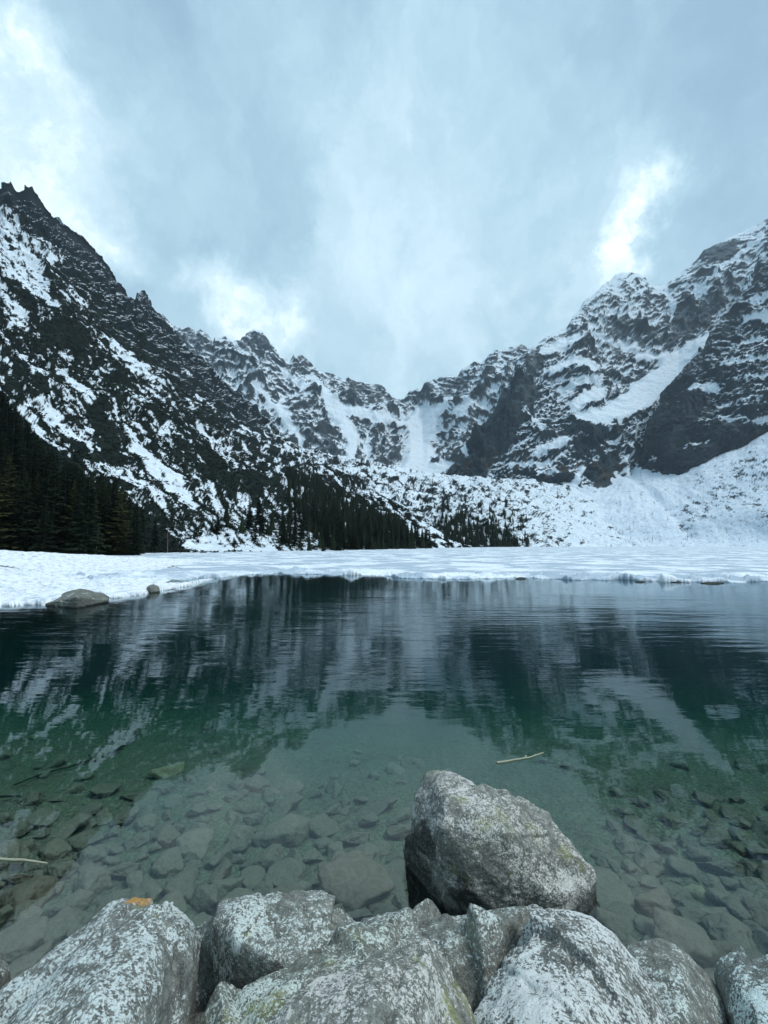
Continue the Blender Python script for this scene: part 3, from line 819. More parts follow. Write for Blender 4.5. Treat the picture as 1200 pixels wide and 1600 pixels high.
def spruce_crown(h, seed, levels=26, nb=8, rad=.17, skirt=.08, sparse=0.0, leaves=7):
    """triangles (N,3,3): whorls of drooping boughs, each a fan of small needle sprays"""
    r = random.Random(seed); T = []
    for i in range(levels):
        t = skirt + (1 - skirt) * (i / (levels - 1)) ** .95
        z = t * h
        L0 = h * rad * ((1 - t) ** .82) * r.uniform(.72, 1.18) + .02 * h * (1 - t) + .006 * h
        ph = r.uniform(0, 6.28)
        for k in range(nb):
            if r.random() < sparse + .08: continue
            a = ph + 6.283 * k / nb + r.uniform(-.3, .3)
            Lb = L0 * r.uniform(.65, 1.15)
            dx, dy = math.cos(a), math.sin(a)
            droop = r.uniform(.25, .55) * (1.1 - t)
            zz = z + r.uniform(-.5, .5) * h / levels
            for j in range(leaves):
                s = (j + .5 + r.uniform(-.3, .3)) / leaves
                px_, py_, pz_ = dx * Lb * s, dy * Lb * s, zz - droop * Lb * s + .12 * Lb * s * s
                wd = (.34 * Lb * (1.1 - s * .75) + .02 * h) * r.uniform(.7, 1.2)
                side = 1 if j % 2 else -1
                ox, oy = -dy * side, dx * side
                e = Lb * .30
                tip = (px_ + ox * wd + dx * e * .8, py_ + oy * wd + dy * e * .8, pz_ - .30 * wd - r.uniform(0, .25) * wd)
                T.append(((px_ - dx * e * .5, py_ - dy * e * .5, pz_ + .1 * wd), (px_ + dx * e, py_ + dy * e, pz_ - .05 * wd), tip))
                if j % 2 == 0:
                    T.append(((px_ - dx * e * .4, py_ - dy * e * .4, pz_), (px_ + dx * e, py_ + dy * e, pz_), (px_ + r.uniform(-.1, .1) * wd, py_ + r.uniform(-.1, .1) * wd, pz_ - .55 * wd)))
    T.append(((.012 * h, 0, .93 * h), (-.012 * h, .006 * h, .93 * h), (0, 0, 1.01 * h)))
    T.append(((0, .012 * h, .93 * h), (.006 * h, -.012 * h, .93 * h), (0, 0, 1.0 * h)))
    return np.array(T)
def mesh_only(name, V, Fi, nper, mat):
    o = mesh_from(name, V, Fi, nper, mat, False); me = o.data
    bpy.data.objects.remove(o); return me
PROTO = []
for k in range(8):
    sp_ = [.0, .0, .05, .1, .0, .2, .35, .05][k]
    T = spruce_crown(1.0, 100 + k, 26 + k % 3 * 2, 8, [.15, .17, .13, .19, .16, .14, .15, .12][k], [.06, .03, .1, .05, .02, .12, .2, .04][k], sp_)
    cm = mesh_only('crown', T.reshape(-1, 3), np.arange(len(T) * 3), 3, M_NEEDLE if k not in (3, 6) else M_NEEDLE_Y)
    tv, tf = tube([(0, 0, -.06), (0, 0, .3), (.003, 0, .7), (0, 0, .97)], [.016, .012, .006, .001], 6)
    tm = mesh_only('trunk', tv, tf, 4, M_BARK)
    PROTO.append((cm, tm))
def with_core(T, r, n=7):
    C_ = [((r * math.cos(6.283 * k / n), r * math.sin(6.283 * k / n), .06), (r * math.cos(6.283 * (k + 1) / n), r * math.sin(6.283 * (k + 1) / n), .06), (0, 0, .95)) for k in range(n)]
    return np.concatenate([T, np.array(C_)])
LOWT = [with_core(spruce_crown(1.0, 300 + k, 12, 7, [.20, .16, .23, .14, .19, .17][k], .02, .1, 3), .11) for k in range(6)]

def sample_sheet(V, px, py, n, rs):
    """random places on a slope, evenly spread over the ground as it is seen"""
    nr, nc = px.shape
    i = rs.integers(0, nr, n); j = rs.integers(0, nc, n)
    return V[i, j], px[i, j], py[i, j]
def inpoly(px, py, poly):
    ins = np.zeros(px.shape, bool)
    x = [p[0] for p in poly]; y = [p[1] for p in poly]; j = len(poly) - 1
    for i in range(len(poly)):
        c = ((y[i] > py) != (y[j] > py)) & (px < (x[j] - x[i]) * (py - y[i]) / (y[j] - y[i] + 1e-9) + x[i])
        ins ^= c; j = i
    return ins
rs = np.random.default_rng(5)
TREES = []   # (pos, height, px_height, zone)
def plant(V, px_, py_, n, hmin, hmax, accept, zone, mind=None):
    p, _, _ = sample_sheet(V, px_, py_, n, rs)
    h = rs.uniform(hmin, hmax, len(p)) * (1 + .15 * rs.normal(size=len(p)))
    bx, by = proj(p); tx, ty = proj(p + np.stack([0 * h, 0 * h, h], -1))
    ok = accept(bx, by, tx, ty) & (p[:, 1] > 40) & (bx > -60) & (bx < 1260)
    for q, hh, b_, t_, x_ in zip(p[ok], h[ok], by[ok], ty[ok], bx[ok]):
        TREES.append((q, hh, b_ - t_, zone, x_, b_))
topL = lambda x: np.interp(x, [-60, 0, 30, 60, 85, 110, 140, 180, 210, 235, 260, 285, 300], [545, 600, 642, 682, 700, 722, 738, 750, 778, 800, 825, 858, 872])
plant(L_V, L_px, L_py, 60000, 13, 20, lambda bx, by, tx, ty: (ty > topL(tx) - 3) & (by < 884) & (rs.random(len(bx)) < .075 * (1 + 2.2 * (np.abs(ty - topL(tx)) < 14))) & (bx < 292), 'left')
polyC = [(296, 800), (330, 812), (380, 815), (420, 812), (452, 800), (440, 745), (446, 725), (470, 742), (510, 765), (550, 782), (590, 802), (625, 825), (655, 845), (688, 866), (500, 872), (470, 860), (420, 850), (360, 838), (310, 830)]
denseC = [(452, 780), (446, 735), (480, 752), (520, 775), (560, 792), (600, 812), (640, 840), (680, 866), (520, 868), (490, 840)]
plant(L_V, L_px, L_py, 24000, 5, 15.5, lambda bx, by, tx, ty: inpoly(bx, by, polyC) & (rs.random(len(bx)) < np.where(inpoly(bx, by, denseC), .42, .10)), 'centre')
polyR = [(672, 790), (700, 775), (740, 782), (790, 780), (830, 800), (836, 830), (822, 862), (700, 866), (684, 840)]
denseR = [(690, 835), (720, 800), (760, 822), (800, 838), (820, 862), (700, 866)]
plant(M_V, M_px, M_py, 24000, 6, 15, lambda bx, by, tx, ty: inpoly(bx, by, polyR) & (by < 862) & (rs.random(len(bx)) < np.where(inpoly(bx, by, denseR), .28, .055)), 'right')
plant(M_V, M_px, M_py, 5000, 7, 12, lambda bx, by, tx, ty: inpoly(bx, by, [(560, 765), (690, 750), (850, 770), (900, 850), (840, 860), (690, 800)]) & (rs.random(len(bx)) < .012), 'bench')
TREES.sort(key=lambda t: -t[2])
print('TREES', len(TREES), [sum(t[3] == z for t in TREES) for z in ('left', 'centre', 'right', 'bench')])

def tree_thing(name, label, cat, group, loc, h, crown, trunk, rz, wd=1.0, cname='crown'):
    e = bpy.data.objects.new(name, None); COL.objects.link(e)
    e.location = loc; e.rotation_euler = (0, 0, rz); e.scale = (h * wd, h * wd, h); e.empty_display_size = .1
    tag(e, label, cat, group)
    for nm, me in ((cname, crown), ('trunk', trunk)):
        c = bpy.data.objects.new(nm, me); COL.objects.link(c); c.parent = e
    return e
ZL = {'left': ('tall dark green spruce standing in the shaded forest behind the left snow bank', 'spruces of the forest behind the left snow bank'),
      'centre': ('dark spruce in the dense wedge of forest at the foot of the left mountain', 'spruces in the wedge of forest at the mountain foot'),
      'right': ('dark spruce in the open grove on the snowy slope at the head of the lake', 'spruces of the grove at the head of the lake'),
      'bench': ('small lone spruce among the snow-covered boulders above the lakeside forests', 'lone spruces among the boulders')}
low = Soup()
for i, (q, h, ph, zone, bx, by) in enumerate(TREES):
    t_ = by - ph
    yy = (by > 825 and bx < 230 and zone == 'left')
    if i < 296:
        k = rs.choice([3, 6, 3, 0, 1]) if yy and rs.random() < .45 else rs.choice([0, 1, 2, 4, 5, 7])
        lb, g = ZL[zone]
        if zone == 'left':
            if t_ < topL(bx) + 22: lb, g = 'dark spruce at the upper edge of the left forest, tip against the snowy slope', 'spruces along the upper edge of the left forest'
            elif by > 855: lb, g = 'tall dark spruce in the front row right behind the left snow bank', 'spruces in the front row behind the left snow bank'
        if zone == 'centre':
            if by > 855: lb, g = 'dark spruce on the shoreline at the foot of the centre forest', 'spruces on the shoreline of the centre forest'
            elif bx < 450: lb, g = 'spruce standing apart on the snowy slope left of the dense centre forest', 'spruces scattered left of the centre forest'
            elif by < 815: lb, g = 'dark spruce near the pointed upper end of the centre forest', 'spruces at the upper end of the centre forest'
        if k in (3, 6): lb, g = 'olive-green spruce with paler needles in the front rows of the left forest', 'paler spruces at the front of the left forest'
        tree_thing('spruce_tree', lb, 'tree', g, tuple(q), h, PROTO[k][0], PROTO[k][1], rs.uniform(0, 6.28), rs.uniform(.85, 1.2))
    else:
        T = LOWT[i % 6] * h * (A(1, 1, 0) * rs.uniform(1.1, 1.7) + A(0, 0, 1))
        a = rs.uniform(0, 6.28); c, s = math.cos(a), math.sin(a)
        T2 = np.stack([T[..., 0] * c - T[..., 1] * s, T[..., 0] * s + T[..., 1] * c, T[..., 2]], -1) + q
        low.add(T2.reshape(-1, 3), np.arange(len(T) * 3))
if low.n:
    v_, f_ = low.arrays()
    o = mesh_from('forest', v_, f_, 3, M_NEEDLE, False)
    tag(o, kind='stuff', label='the smallest far spruces of the lakeside forests', cat='forest')

# dwarf pine scrub on the left mountain and on the moraine
def scrub(name, V, px_, py_, n, accept, label, smin, smax):
    p, _, _ = sample_sheet(V, px_, py_, n, rs)
    bx, by = proj(p); ok = accept(bx, by, p) & (p[:, 1] > 60)
    p = p[ok]; m_ = len(p)
    s = rs.uniform(smin, smax, m_)
    nt_ = 6
    c = p[:, None, None, :] + np.zeros((m_, nt_, 3, 3))
    off = rs.normal(size=(m_, nt_, 1, 3)) * A(.55, .55, .22) + A(0, 0, .35)
    tri = rs.normal(size=(m_, nt_, 3, 3)) * A(.5, .5, .35)
    c = c + (off + tri) * s[:, None, None, None]
    o = mesh_from(name, c.reshape(-1, 3), np.arange(m_ * nt_ * 3), 3, M_DPINE, False)
    tag(o, kind='stuff', label=label, cat='shrubs')
mflat = LM['m']
_i = rs.integers(0, L_px.shape[0], 60000); _j = rs.integers(0, L_px.shape[1], 60000)
_ok = (mflat[_i, _j] < .35) & (L_V[_i, _j][:, 1] > 120)
_p = L_V[_i, _j][_ok]; _bx, _by = proj(_p)
_ok2 = ((_by - np.interp(_bx, sx, sy)) > 85 + 25 * rs.normal(size=len(_bx))) | (_bx > 470)
_p = _p[_ok2]; _p = _p[:26000]
_s = rs.uniform(.7, 1.7, len(_p)) * np.interp(_p[:, 1], [120, 500], [.55, 1.1])
_nt = 6
_c = _p[:, None, None, :] + (rs.normal(size=(len(_p), _nt, 1, 3)) * A(.6, .6, .22) + A(0, 0, .3) + rs.normal(size=(len(_p), _nt, 3, 3)) * A(.5, .5, .35)) * _s[:, None, None, None]
o = mesh_from('dwarf_pine', _c.reshape(-1, 3), np.arange(len(_p) * _nt * 3), 3, M_DPINE, False)
tag(o, kind='stuff', label='dark dwarf pine scrub covering the left mountain side', cat='shrubs')
scrub('moraine_scrub', M_V, M_px, M_py, 16000, lambda bx, by, p: (fbm(pxyz(bx / 30., by / 12.), 3) + .35 * (bx < 700) > .1) & (bx < 880) & (by < 858) & (rs.random(len(bx)) < .6), 'low dark scrub among the snow of the moraine', .8, 1.8)

# bare larches on the snow fan
def bare_tree_mesh(seed, h=1.0, nbr=16, rl=.32, up=.5, r0=.02, subs=4):
    r = random.Random(seed); S = Soup(); S2 = Soup()
    lean = r.uniform(-.04, .04)
    V, Fc = tube([(0, 0, -.05), (lean * .3, 0, .33), (lean, 0, .66), (lean * 1.5, 0, 1.0)], [r0, r0 * .8, r0 * .5, r0 * .12], 5); S.add(V, Fc)
    for i in range(nbr):
        t = r.uniform(.25, .97); a = r.uniform(0, 6.28); l = rl * (1.15 - t) * r.uniform(.6, 1.2)
        b = np.array([lean * t * 1.4, 0, t]); d = np.array([math.cos(a), math.sin(a), up * r.uniform(.5, 1.4)]); d /= np.linalg.norm(d)
        m_ = b + d * l * .5 + A(0, 0, -.02) * l; e = b + d * l + A(0, 0, r.uniform(-.05, .12)) * l
        V, Fc = tube([b, m_, e], [r0 * .36, r0 * .24, r0 * .08], 3); S2.add(V, Fc)
        for j in range(subs):
            s = r.uniform(.3, .95); bb = b + (e - b) * s; dd = d + np.array([r.uniform(-1, 1), r.uniform(-1, 1), r.uniform(-.2, .9)]) * .8
            dd /= np.linalg.norm(dd)
            V, Fc = tube([bb, bb + dd * l * .4], [r0 * .14, r0 * .05], 3); S2.add(V, Fc)
    return mesh_only('trunk', *S.arrays(), 4, M_PALEBARK), mesh_only('branches', *S2.arrays(), 4, M_LARCH)
LAR = [bare_tree_mesh(900 + k, 1, 34, .26, .15, .022, 3) for k in range(4)]
p, _, _ = sample_sheet(E_V, E_px, E_py, 30000, rs)
bx, by = proj(p)
dens = np.interp(by, [790, 812, 835, 850, 856], [0, .15, .6, 1, .7]) * np.interp(bx, [800, 850, 1000, 1050, 1090, 1200], [.6, 1, 1, .3, .12, .2]) * np.clip(.2 + fbm(pxyz(bx / 25., by / 10.), 3), 0, 1)
ok = rs.random(len(bx)) < .14 * dens
p = p[ok][:130]
for q in p:
    k = int(rs.integers(0, 4)); h = rs.uniform(7, 13)
    tree_thing('larch_tree', 'small bare brownish larch on the snow fan below the right cliffs', 'tree', 'bare larches scattered on the snow fan', tuple(q), h, LAR[k][1], LAR[k][0], rs.uniform(0, 6.28), 1.0, 'branches')
# leafless trees in front of the left forest
BARE = [bare_tree_mesh(950 + k, 1, 40, .30, .9, .012, 6) for k in range(3)]
for i, (bx_, Y_, h, lab) in enumerate([(35, 86, 9, 'slender leafless tree with a pale trunk, leftmost at the forest front'), (80, 88, 13, 'tallest leafless pale tree in front of the left forest'),
                               (117, 90, 11, 'leafless grey tree right of the tallest bare one at the forest edge'), (150, 88, 6, 'low leafless tree spreading over the snow bank crest'),
                               (205, 95, 6, 'small bare tree where the left forest front gets lower'), (262, 108, 7, 'bare sapling near the right tip of the left forest')]):
    q = P(bx_, 860, Y_); q[2] = max(.4, np.interp(Y_, [80, 110], [.1, .8]))
    tree_thing('bare_tree', lab, 'tree', 'leafless trees before the left forest', tuple(q), h, BARE[i % 3][1], BARE[i % 3][0], i * 1.3, 1.0, 'branches')

# ================================================================== AIR
def make_haze():
    m = bpy.data.materials.new('haze'); m.use_nodes = True
    n = m.node_tree; n.nodes.clear()
    o = n.nodes.new('ShaderNodeOutputMaterial')
    pv = N(n, 'ShaderNodeVolumePrincipled')
    pv.inputs['Color'].default_value = (.80, .90, 1.0, 1); pv.inputs['Density'].default_value = .00007; pv.inputs['Anisotropy'].default_value = .2
    L(n, pv.outputs[0], o.inputs['Volume'])
    x0, x1, y0, y1, z0, z1 = -3000, 3000, -3000, 3000, -25, 1750
    v = [(x0, y0, z1), (x1, y0, z1), (x1, y1, z1), (x0, y1, z1), (x0, y0, z0), (x1, y0, z0), (x1, y1, z0), (x0, y1, z0)]
    f = [0, 1, 2, 3, 4, 7, 6, 5, 0, 4, 5, 1, 1, 5, 6, 2, 2, 6, 7, 3, 3, 7, 4, 0]
    ob_ = mesh_from('haze', v, f, 4, m, False)
    tag(ob_, kind='stuff')
HAZE = make_haze()
# ================================================================== ROCKS
def granite(name, pale=.5, tint=(1, 1, 1), yellow=0.0, sc=1.0, dark=.10, wet=False, white=(.70, .75, .76)):
    m, n, b, o = new_mat(name)
    tc = N(n, 'ShaderNodeTexCoord'); ob = tc.outputs['Object']
    big = noise(n, ob, 3.5 * sc, 5, .6, .3)
    mid = noise(n, ob, 25 * sc, 6, .68, .4)
    fin = noise(n, ob, 85 * sc, 5, .7, .3)
    spk = noise(n, ob, 170 * sc, 3, .7)
    geo_ = N(n, 'ShaderNodeNewGeometry')
    nz = N(n, 'ShaderNodeSeparateXYZ'); L(n, geo_.outputs['Normal'], nz.inputs[0])
    t = lambda c, k=1.0: tuple(a * b_ * k for a, b_ in zip(c, tint))
    c = mixc(n, mapr(n, mid, .35, .65), t((dark * .75, dark * .78, dark * .74)), t((dark * 2.1, dark * 2.15, dark * 2.05)))
    c = mixc(n, mapr(n, spk, .42, .62, 0, .5), c, t((.36, .36, .34)))
    # crust of white lichen
    f = math_(n, 'ADD', math_(n, 'MULTIPLY', mid, .34), math_(n, 'ADD', math_(n, 'MULTIPLY', fin, .72), math_(n, 'MULTIPLY', math_(n, 'SUBTRACT', big, .5), .55)))
    f = math_(n, 'ADD', f, math_(n, 'MULTIPLY', nz.outputs['Z'], .05))
    th = .60 - .16 * pale
    wm = mapr(n, f, th, th + .03)
    wc = mixc(n, mapr(n, spk, .35, .65), t(white, .84), t(white, 1.08))
    c = mixc(n, wm, c, wc)
    # black specks inside
    c = mixc(n, mapr(n, noise(n, ob, 95 * sc, 4, .65), .62, .68, 0, .75), c, t((.045, .048, .05)))
    if yellow > 0:
        yb = noise(n, ob, 5.5 * sc, 4, .6)
        ym = math_(n, 'MULTIPLY', mapr(n, yb, .64 - .16 * yellow, .74 - .16 * yellow), mapr(n, noise(n, ob, 48 * sc, 5, .7), .50, .56))
        at2 = N(n, 'ShaderNodeAttribute', attribute_name='lich')
        ym2 = math_(n, 'MULTIPLY', at2.outputs['Fac'], mapr(n, noise(n, ob, 52 * sc, 5, .7), .44, .52))
        ym = math_(n, 'MAXIMUM', ym, ym2)
        c = mixc(n, math_(n, 'MULTIPLY', ym, .62), c, (.28, .29, .08))
    at = N(n, 'ShaderNodeAttribute', attribute_name='orange')
    om = math_(n, 'MULTIPLY', at.outputs['Fac'], mapr(n, fin, .36, .46))
    c = mixc(n, om, c, (.62, .32, .09))
    # wet band at the waterline, plus painted overhang shade where spots are given
    wp = N(n, 'ShaderNodeAttribute', attribute_name='wet_shade')
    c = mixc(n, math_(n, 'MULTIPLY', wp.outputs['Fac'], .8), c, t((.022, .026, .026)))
    L(n, c, b.inputs['Base Color'])
    b.inputs['Roughness'].default_value = .82; b.inputs['Specular IOR Level'].default_value = .2
    h = math_(n, 'ADD', math_(n, 'MULTIPLY', mid, 1.6), math_(n, 'ADD', math_(n, 'MULTIPLY', fin, .8), math_(n, 'ADD', math_(n, 'MULTIPLY', spk, .25), math_(n, 'MULTIPLY', wm, .12))))
    bump(n, h, .6, .020 / sc, b)
    return m
_ico = {}
def ico(sub):
    if sub not in _ico:
        bm = bmesh.new(); bmesh.ops.create_icosphere(bm, subdivisions=sub, radius=1)
        v = np.array([q.co[:] for q in bm.verts]); f = np.array([[a.index for a in q.verts] for q in bm.faces])
        bm.free(); _ico[sub] = (v, f)
    return _ico[sub]
def hull_planes(pts):
    bm = bmesh.new()
    for p_ in pts: bm.verts.new(tuple(p_))
    r = bmesh.ops.convex_hull(bm, input=bm.verts)
    bm.normal_update()
    pl = []
    for f in bm.faces:
        if f.calc_area() > 1e-7: pl.append((*f.normal, f.normal.dot(f.verts[0].co)))
    bm.free()
    return np.array(pl)
def rock_shape(pts, sub, pw, amp, seed, cracks=1.0, sc=1.0, facets=0, lean=.13):
    pts = np.asarray(pts, float)
    c = (pts.min(0) + pts.max(0)) / 2
    pl = hull_planes(pts - c)
    s_ = np.where(pl[:, 3] < 0, -1, 1); pl = pl * s_[:, None]
    v, f = ico(sub)
    rr_ = np.random.default_rng(int(seed * 100))
    for _k in range(facets):
        nn = rr_.normal(size=3); nn[2] = abs(nn[2]) * .8 + .1; nn[1] = -abs(nn[1]) if rr_.random() < .75 else nn[1]; nn /= np.linalg.norm(nn)
        pl = np.concatenate([pl, [[*nn, rr_.uniform(.90, .97) * ((pts - c) @ nn).max()]]])
    ext = (pts.max(0) - pts.min(0)) / 2
    dirs = v * ext; dirs /= np.linalg.norm(dirs, axis=1)[:, None]
    g = np.maximum(dirs @ pl[:, :3].T, 0) / np.maximum(pl[:, 3], 1e-3)
    r = 1 / (np.sum(g ** pw, 1) ** (1 / pw))
    p_ = dirs * r[:, None]
    p_ *= np.minimum((pts.max(0) - pts.min(0)) / (p_.max(0) - p_.min(0)), 1.25)
    p_ += ((pts.max(0) - c) - p_.max(0) + (pts.min(0) - c) - p_.min(0)) / 2
    s = seed * 3.17
    d = amp * (1.0 * fbm(p_ * 2.2 / sc + s, 3) + .55 * (ridged(p_ * 3.2 / sc + s, 3) - 1.0) + .22 * fbm(p_ * 9 / sc + s, 4, .6) + .13 * fbm(p_ * 28 / sc + s, 4, .7) + .16 * np.abs(fbm(p_ * 5 / sc + s + 9, 4, .6)))
    # broken faces: each patch of the surface leans its own way
    if lean and facets >= 0 and sub >= 6:
        sd_ = v[rr_.integers(0, len(v), 16)] * ext
        gd = rr_.normal(size=(16, 3)); gd /= np.linalg.norm(gd, axis=1)[:, None]
        q_ = p_ + .03 * ext.mean() * np.stack([fbm(p_ * 4 + s + 5 * a_, 3) for a_ in range(3)], -1)
        D2 = ((q_[:, None] - sd_[None]) ** 2).sum(-1) / ext.mean() ** 2
        wg = np.exp(-(D2 - D2.min(1)[:, None]) * 160)
        wg /= wg.sum(1)[:, None]
        lin_ = ((q_[:, None] - sd_[None]) * gd[None]).sum(-1)
        d = d + lean * (wg * lin_).sum(1)
    # a few long cracks / steps running through the block
    for k in range(int(3 * cracks)):
        r_ = np.random.default_rng(int(seed * 10 + k)); nn = r_.normal(size=3); nn /= np.linalg.norm(nn)
        q = p_ @ nn + .05 * fbm(p_ * 3 / sc + s + k, 3) - r_.uniform(-.35, .35) * ext.mean()
        d = d - amp * .5 * np.exp(-(q / (.012 * sc)) ** 2) + amp * .45 * sstep(-.012 * sc, .012 * sc, q) * r_.choice([-1, 1])
    p_ = p_ + dirs * d[:, None]
    return p_, f, c
def rock(name, pts, mat, label, cat='boulder', group=None, sub=7, pw=20, amp=.035, seed=1., zb=-.45, orange=None, lich=None, wet=.04, cracks=1.0, extra=(), sc=1.0, drop=True, wet_shade_spots=(), fac=2, lean=.16):
    """pts: (x px, y px, z m) corner points read off the photograph; z is the height over the water"""
    W = [Pz(a, b_, c_ - 1e-6) for a, b_, c_ in pts] + [np.array(e) for e in extra]
    W = np.array(W); cc = W.mean(0)
    if drop:
        Bt = W.copy(); Bt[:, :2] = cc[:2] + (W[:, :2] - cc[:2]) * .9; Bt[:, 2] = zb
        W = np.concatenate([W, Bt])
    v, f, c = rock_shape(W, sub, max(pw * 2.2, 40), amp * .8, seed, cracks, sc, fac, lean)
    wp = v + c
    att = {}
    px_, py_ = proj(wp)
    att['wet_shade'] = sstep(wet + .05, wet - .03, wp[:, 2] + .02 * fbm(wp * 6, 3))
    for wx_, wy_, wz_, wr_ in wet_shade_spots:  # spots darken the colour for both wet rock and overhang shade
        dd = np.linalg.norm(wp - Pz(wx_, wy_, wz_), axis=1); att['wet_shade'] = np.maximum(att['wet_shade'], sstep(wr_, wr_ * .6, dd + .3 * wr_ * fbm(wp * 5, 3)))
    if orange:
        o3 = Pz(*orange[:3]); dd = np.linalg.norm(wp - o3, axis=1); att['orange'] = sstep(orange[3] * 1.25, orange[3] * .7, dd + .02 * fbm(wp * 25, 3))
    if lich is not None:
        mk = np.zeros(len(wp))
        for lx, ly, lz, lr in lich:
            dd = np.linalg.norm(wp - Pz(lx, ly, lz), axis=1); mk = np.maximum(mk, sstep(lr, lr * .3, dd + .35 * lr * fbm(wp * 8, 3)))
        att['lich'] = mk
    o = mesh_from(name, v, f, 3, mat, True, att)
    o.location = tuple(c)
    tag(o, label, cat, group)
    return o
G_A = granite('granite_white_lichen', .10, (1, 1, .95), .12, 1.0, .13)
G_B = granite('granite_grey', .06, (1.0, 1.0, .93), .15, 1.0, .14)
G_C = granite('granite_mossy', .02, (1, 1, .90), .55, 1.0, .13)
G_D = granite('granite_pink', .10, (1.02, 1.0, .93), .30, 1.1, .15, white=(.70, .69, .69))
G_E = granite('granite_pale', .36, (1.0, 1.0, .96), .05, .9, .11, white=(.76, .77, .77))
G_F = granite('granite_green', .22, (.96, 1.02, .98), .0, 1.0, .12)
G_G = granite('granite_dark', -.35, (1, 1, .93), .2, 1.0, .08)

rock('boulder', [(-30, 1590, .62), (12, 1548, .60), (45, 1508, .62), (62, 1484, .64), (92, 1460, .66), (122, 1434, .68), (150, 1414, .70), (186, 1393, .72), (216, 1388, .73), (250, 1391, .72), (290, 1410, .68), (310, 1425, .64), (318, 1448, .56),
                 (312, 1485, .50), (302, 1530, .46), (280, 1590, .50), (255, 1660, .6), (170, 1470, .80), (110, 1530, .80), (230, 1470, .78), (60, 1600, .78), (150, 1680, .82), (-20, 1700, .7)],
     G_A, 'large rounded granite boulder with an orange lichen spot on top, at the front left', amp=.030, seed=1.3, pw=14, orange=(219, 1399, .73, .045), lich=[(250, 1408, .72, .035), (278, 1420, .70, .035), (222, 1420, .73, .04)], sub=8, group='boulders on the near shore')
rock('boulder', [(298, 1432, .45), (335, 1414, .52), (385, 1397, .55), (420, 1388, .57), (474, 1382, .58), (492, 1385, .57), (512, 1399, .55), (545, 1416, .52), (588, 1434, .48), (640, 1470, .40), (560, 1520, .52), (430, 1500, .62), (372, 1470, .62), (362, 1430, .60),
                 (376, 1510, .55), (318, 1500, .25), (345, 1575, .15), (305, 1560, .15)],
     G_B, 'flat-topped grey boulder sloping up between the orange-spotted boulder and the centre slab', amp=.035, seed=2.1, pw=18, sub=8, group='boulders on the near shore')
rock('boulder', [(520, 1462, .50), (590, 1434, .54), (645, 1414, .60), (694, 1399, .64), (722, 1403, .63), (760, 1399, .64), (812, 1399, .64), (838, 1405, .62), (846, 1425, .54), (850, 1465, .46), (820, 1500, .46), (772, 1530, .40), (756, 1600, .36), (740, 1660, .40),
                 (640, 1500, .62), (780, 1440, .66), (540, 1540, .5), (700, 1450, .68)],
     G_B, 'long grey slab whose straight upper edge touches the big boulder in the water', amp=.028, seed=3.4, pw=22, lich=[(725, 1445, .66, .06), (745, 1475, .6, .05), (700, 1500, .6, .05)], sub=8, group='boulders on the near shore')
rock('boulder', [(300, 1640, .5), (328, 1580, .56), (352, 1540, .60), (384, 1520, .62), (405, 1511, .63), (442, 1506, .64), (500, 1494, .64), (535, 1480, .64), (610, 1462, .58), (560, 1560, .70), (460, 1640, .72), (400, 1560, .70), (650, 1600, .5)],
     G_C, 'grey-green boulder with yellow lichen flecks, low between the left and centre boulders', amp=.026, seed=4.2, pw=18, lich=[(420, 1560, .69, .08), (520, 1515, .66, .05), (400, 1585, .70, .06)], sub=7, group='boulders on the near shore')
rock('boulder', [(415, 1620, .80), (452, 1575, .82), (498, 1540, .82), (532, 1508, .82), (570, 1484, .82), (604, 1464, .82), (640, 1446, .82), (664, 1444, .81), (680, 1462, .78), (696, 1500, .72), (716, 1535, .68), (738, 1575, .64), (752, 1630, .60), (740, 1700, .62),
                 (600, 1520, .92), (660, 1520, .90), (560, 1600, .95), (430, 1700, .85), (660, 1640, .9)],
     G_D, 'pinkish granite boulder with yellow-green lichen at the bottom centre, nearest to the viewer', amp=.028, seed=5.1, pw=18, lich=[(715, 1560, .68, .07), (700, 1585, .75, .08), (735, 1600, .62, .05), (655, 1500, .88, .03)], sub=8, group='boulders on the near shore')
rock('boulder', [(735, 1640, .58), (752, 1580, .58), (764, 1535, .58), (788, 1492, .60), (812, 1468, .62), (834, 1456, .63), (880, 1453, .64), (926, 1449, .64), (952, 1460, .62), (980, 1484, .58), (1004, 1504, .54), (1030, 1540, .50), (1046, 1575, .48), (1058, 1640, .48),
                 (850, 1510, .74), (930, 1510, .72), (800, 1560, .72), (900, 1600, .78), (980, 1580, .66), (880, 1680, .8)],
     G_E, 'whitest boulder, thickly speckled, right of the bottom centre', amp=.028, seed=6.6, pw=16, sub=8, group='boulders on the near shore')
rock('boulder', [(990, 1508, .40), (1010, 1500, .42), (1035, 1497, .43), (1062, 1503, .43), (1088, 1520, .40), (1112, 1546, .36), (1130, 1575, .33), (1140, 1640, .30), (1040, 1660, .42), (1050, 1540, .48), (1080, 1600, .46), (1000, 1600, .4)],
     G_B, 'smaller grey boulder tucked to the right of the whitest boulder', amp=.028, seed=7.7, pw=16, sub=7, group='boulders on the near shore')
rock('boulder', [(1120, 1524, .40), (1124, 1503, .46), (1150, 1490, .50), (1178, 1484, .52), (1215, 1488, .52), (1280, 1500, .5), (1280, 1660, .5), (1168, 1660, .42), (1150, 1600, .36), (1134, 1570, .32), (1160, 1520, .54), (1190, 1590, .56)],
     G_F, 'greenish-grey angular boulder cut off by the right edge of the picture', amp=.024, seed=8.3, pw=30, sub=7, group='boulders on the near shore')
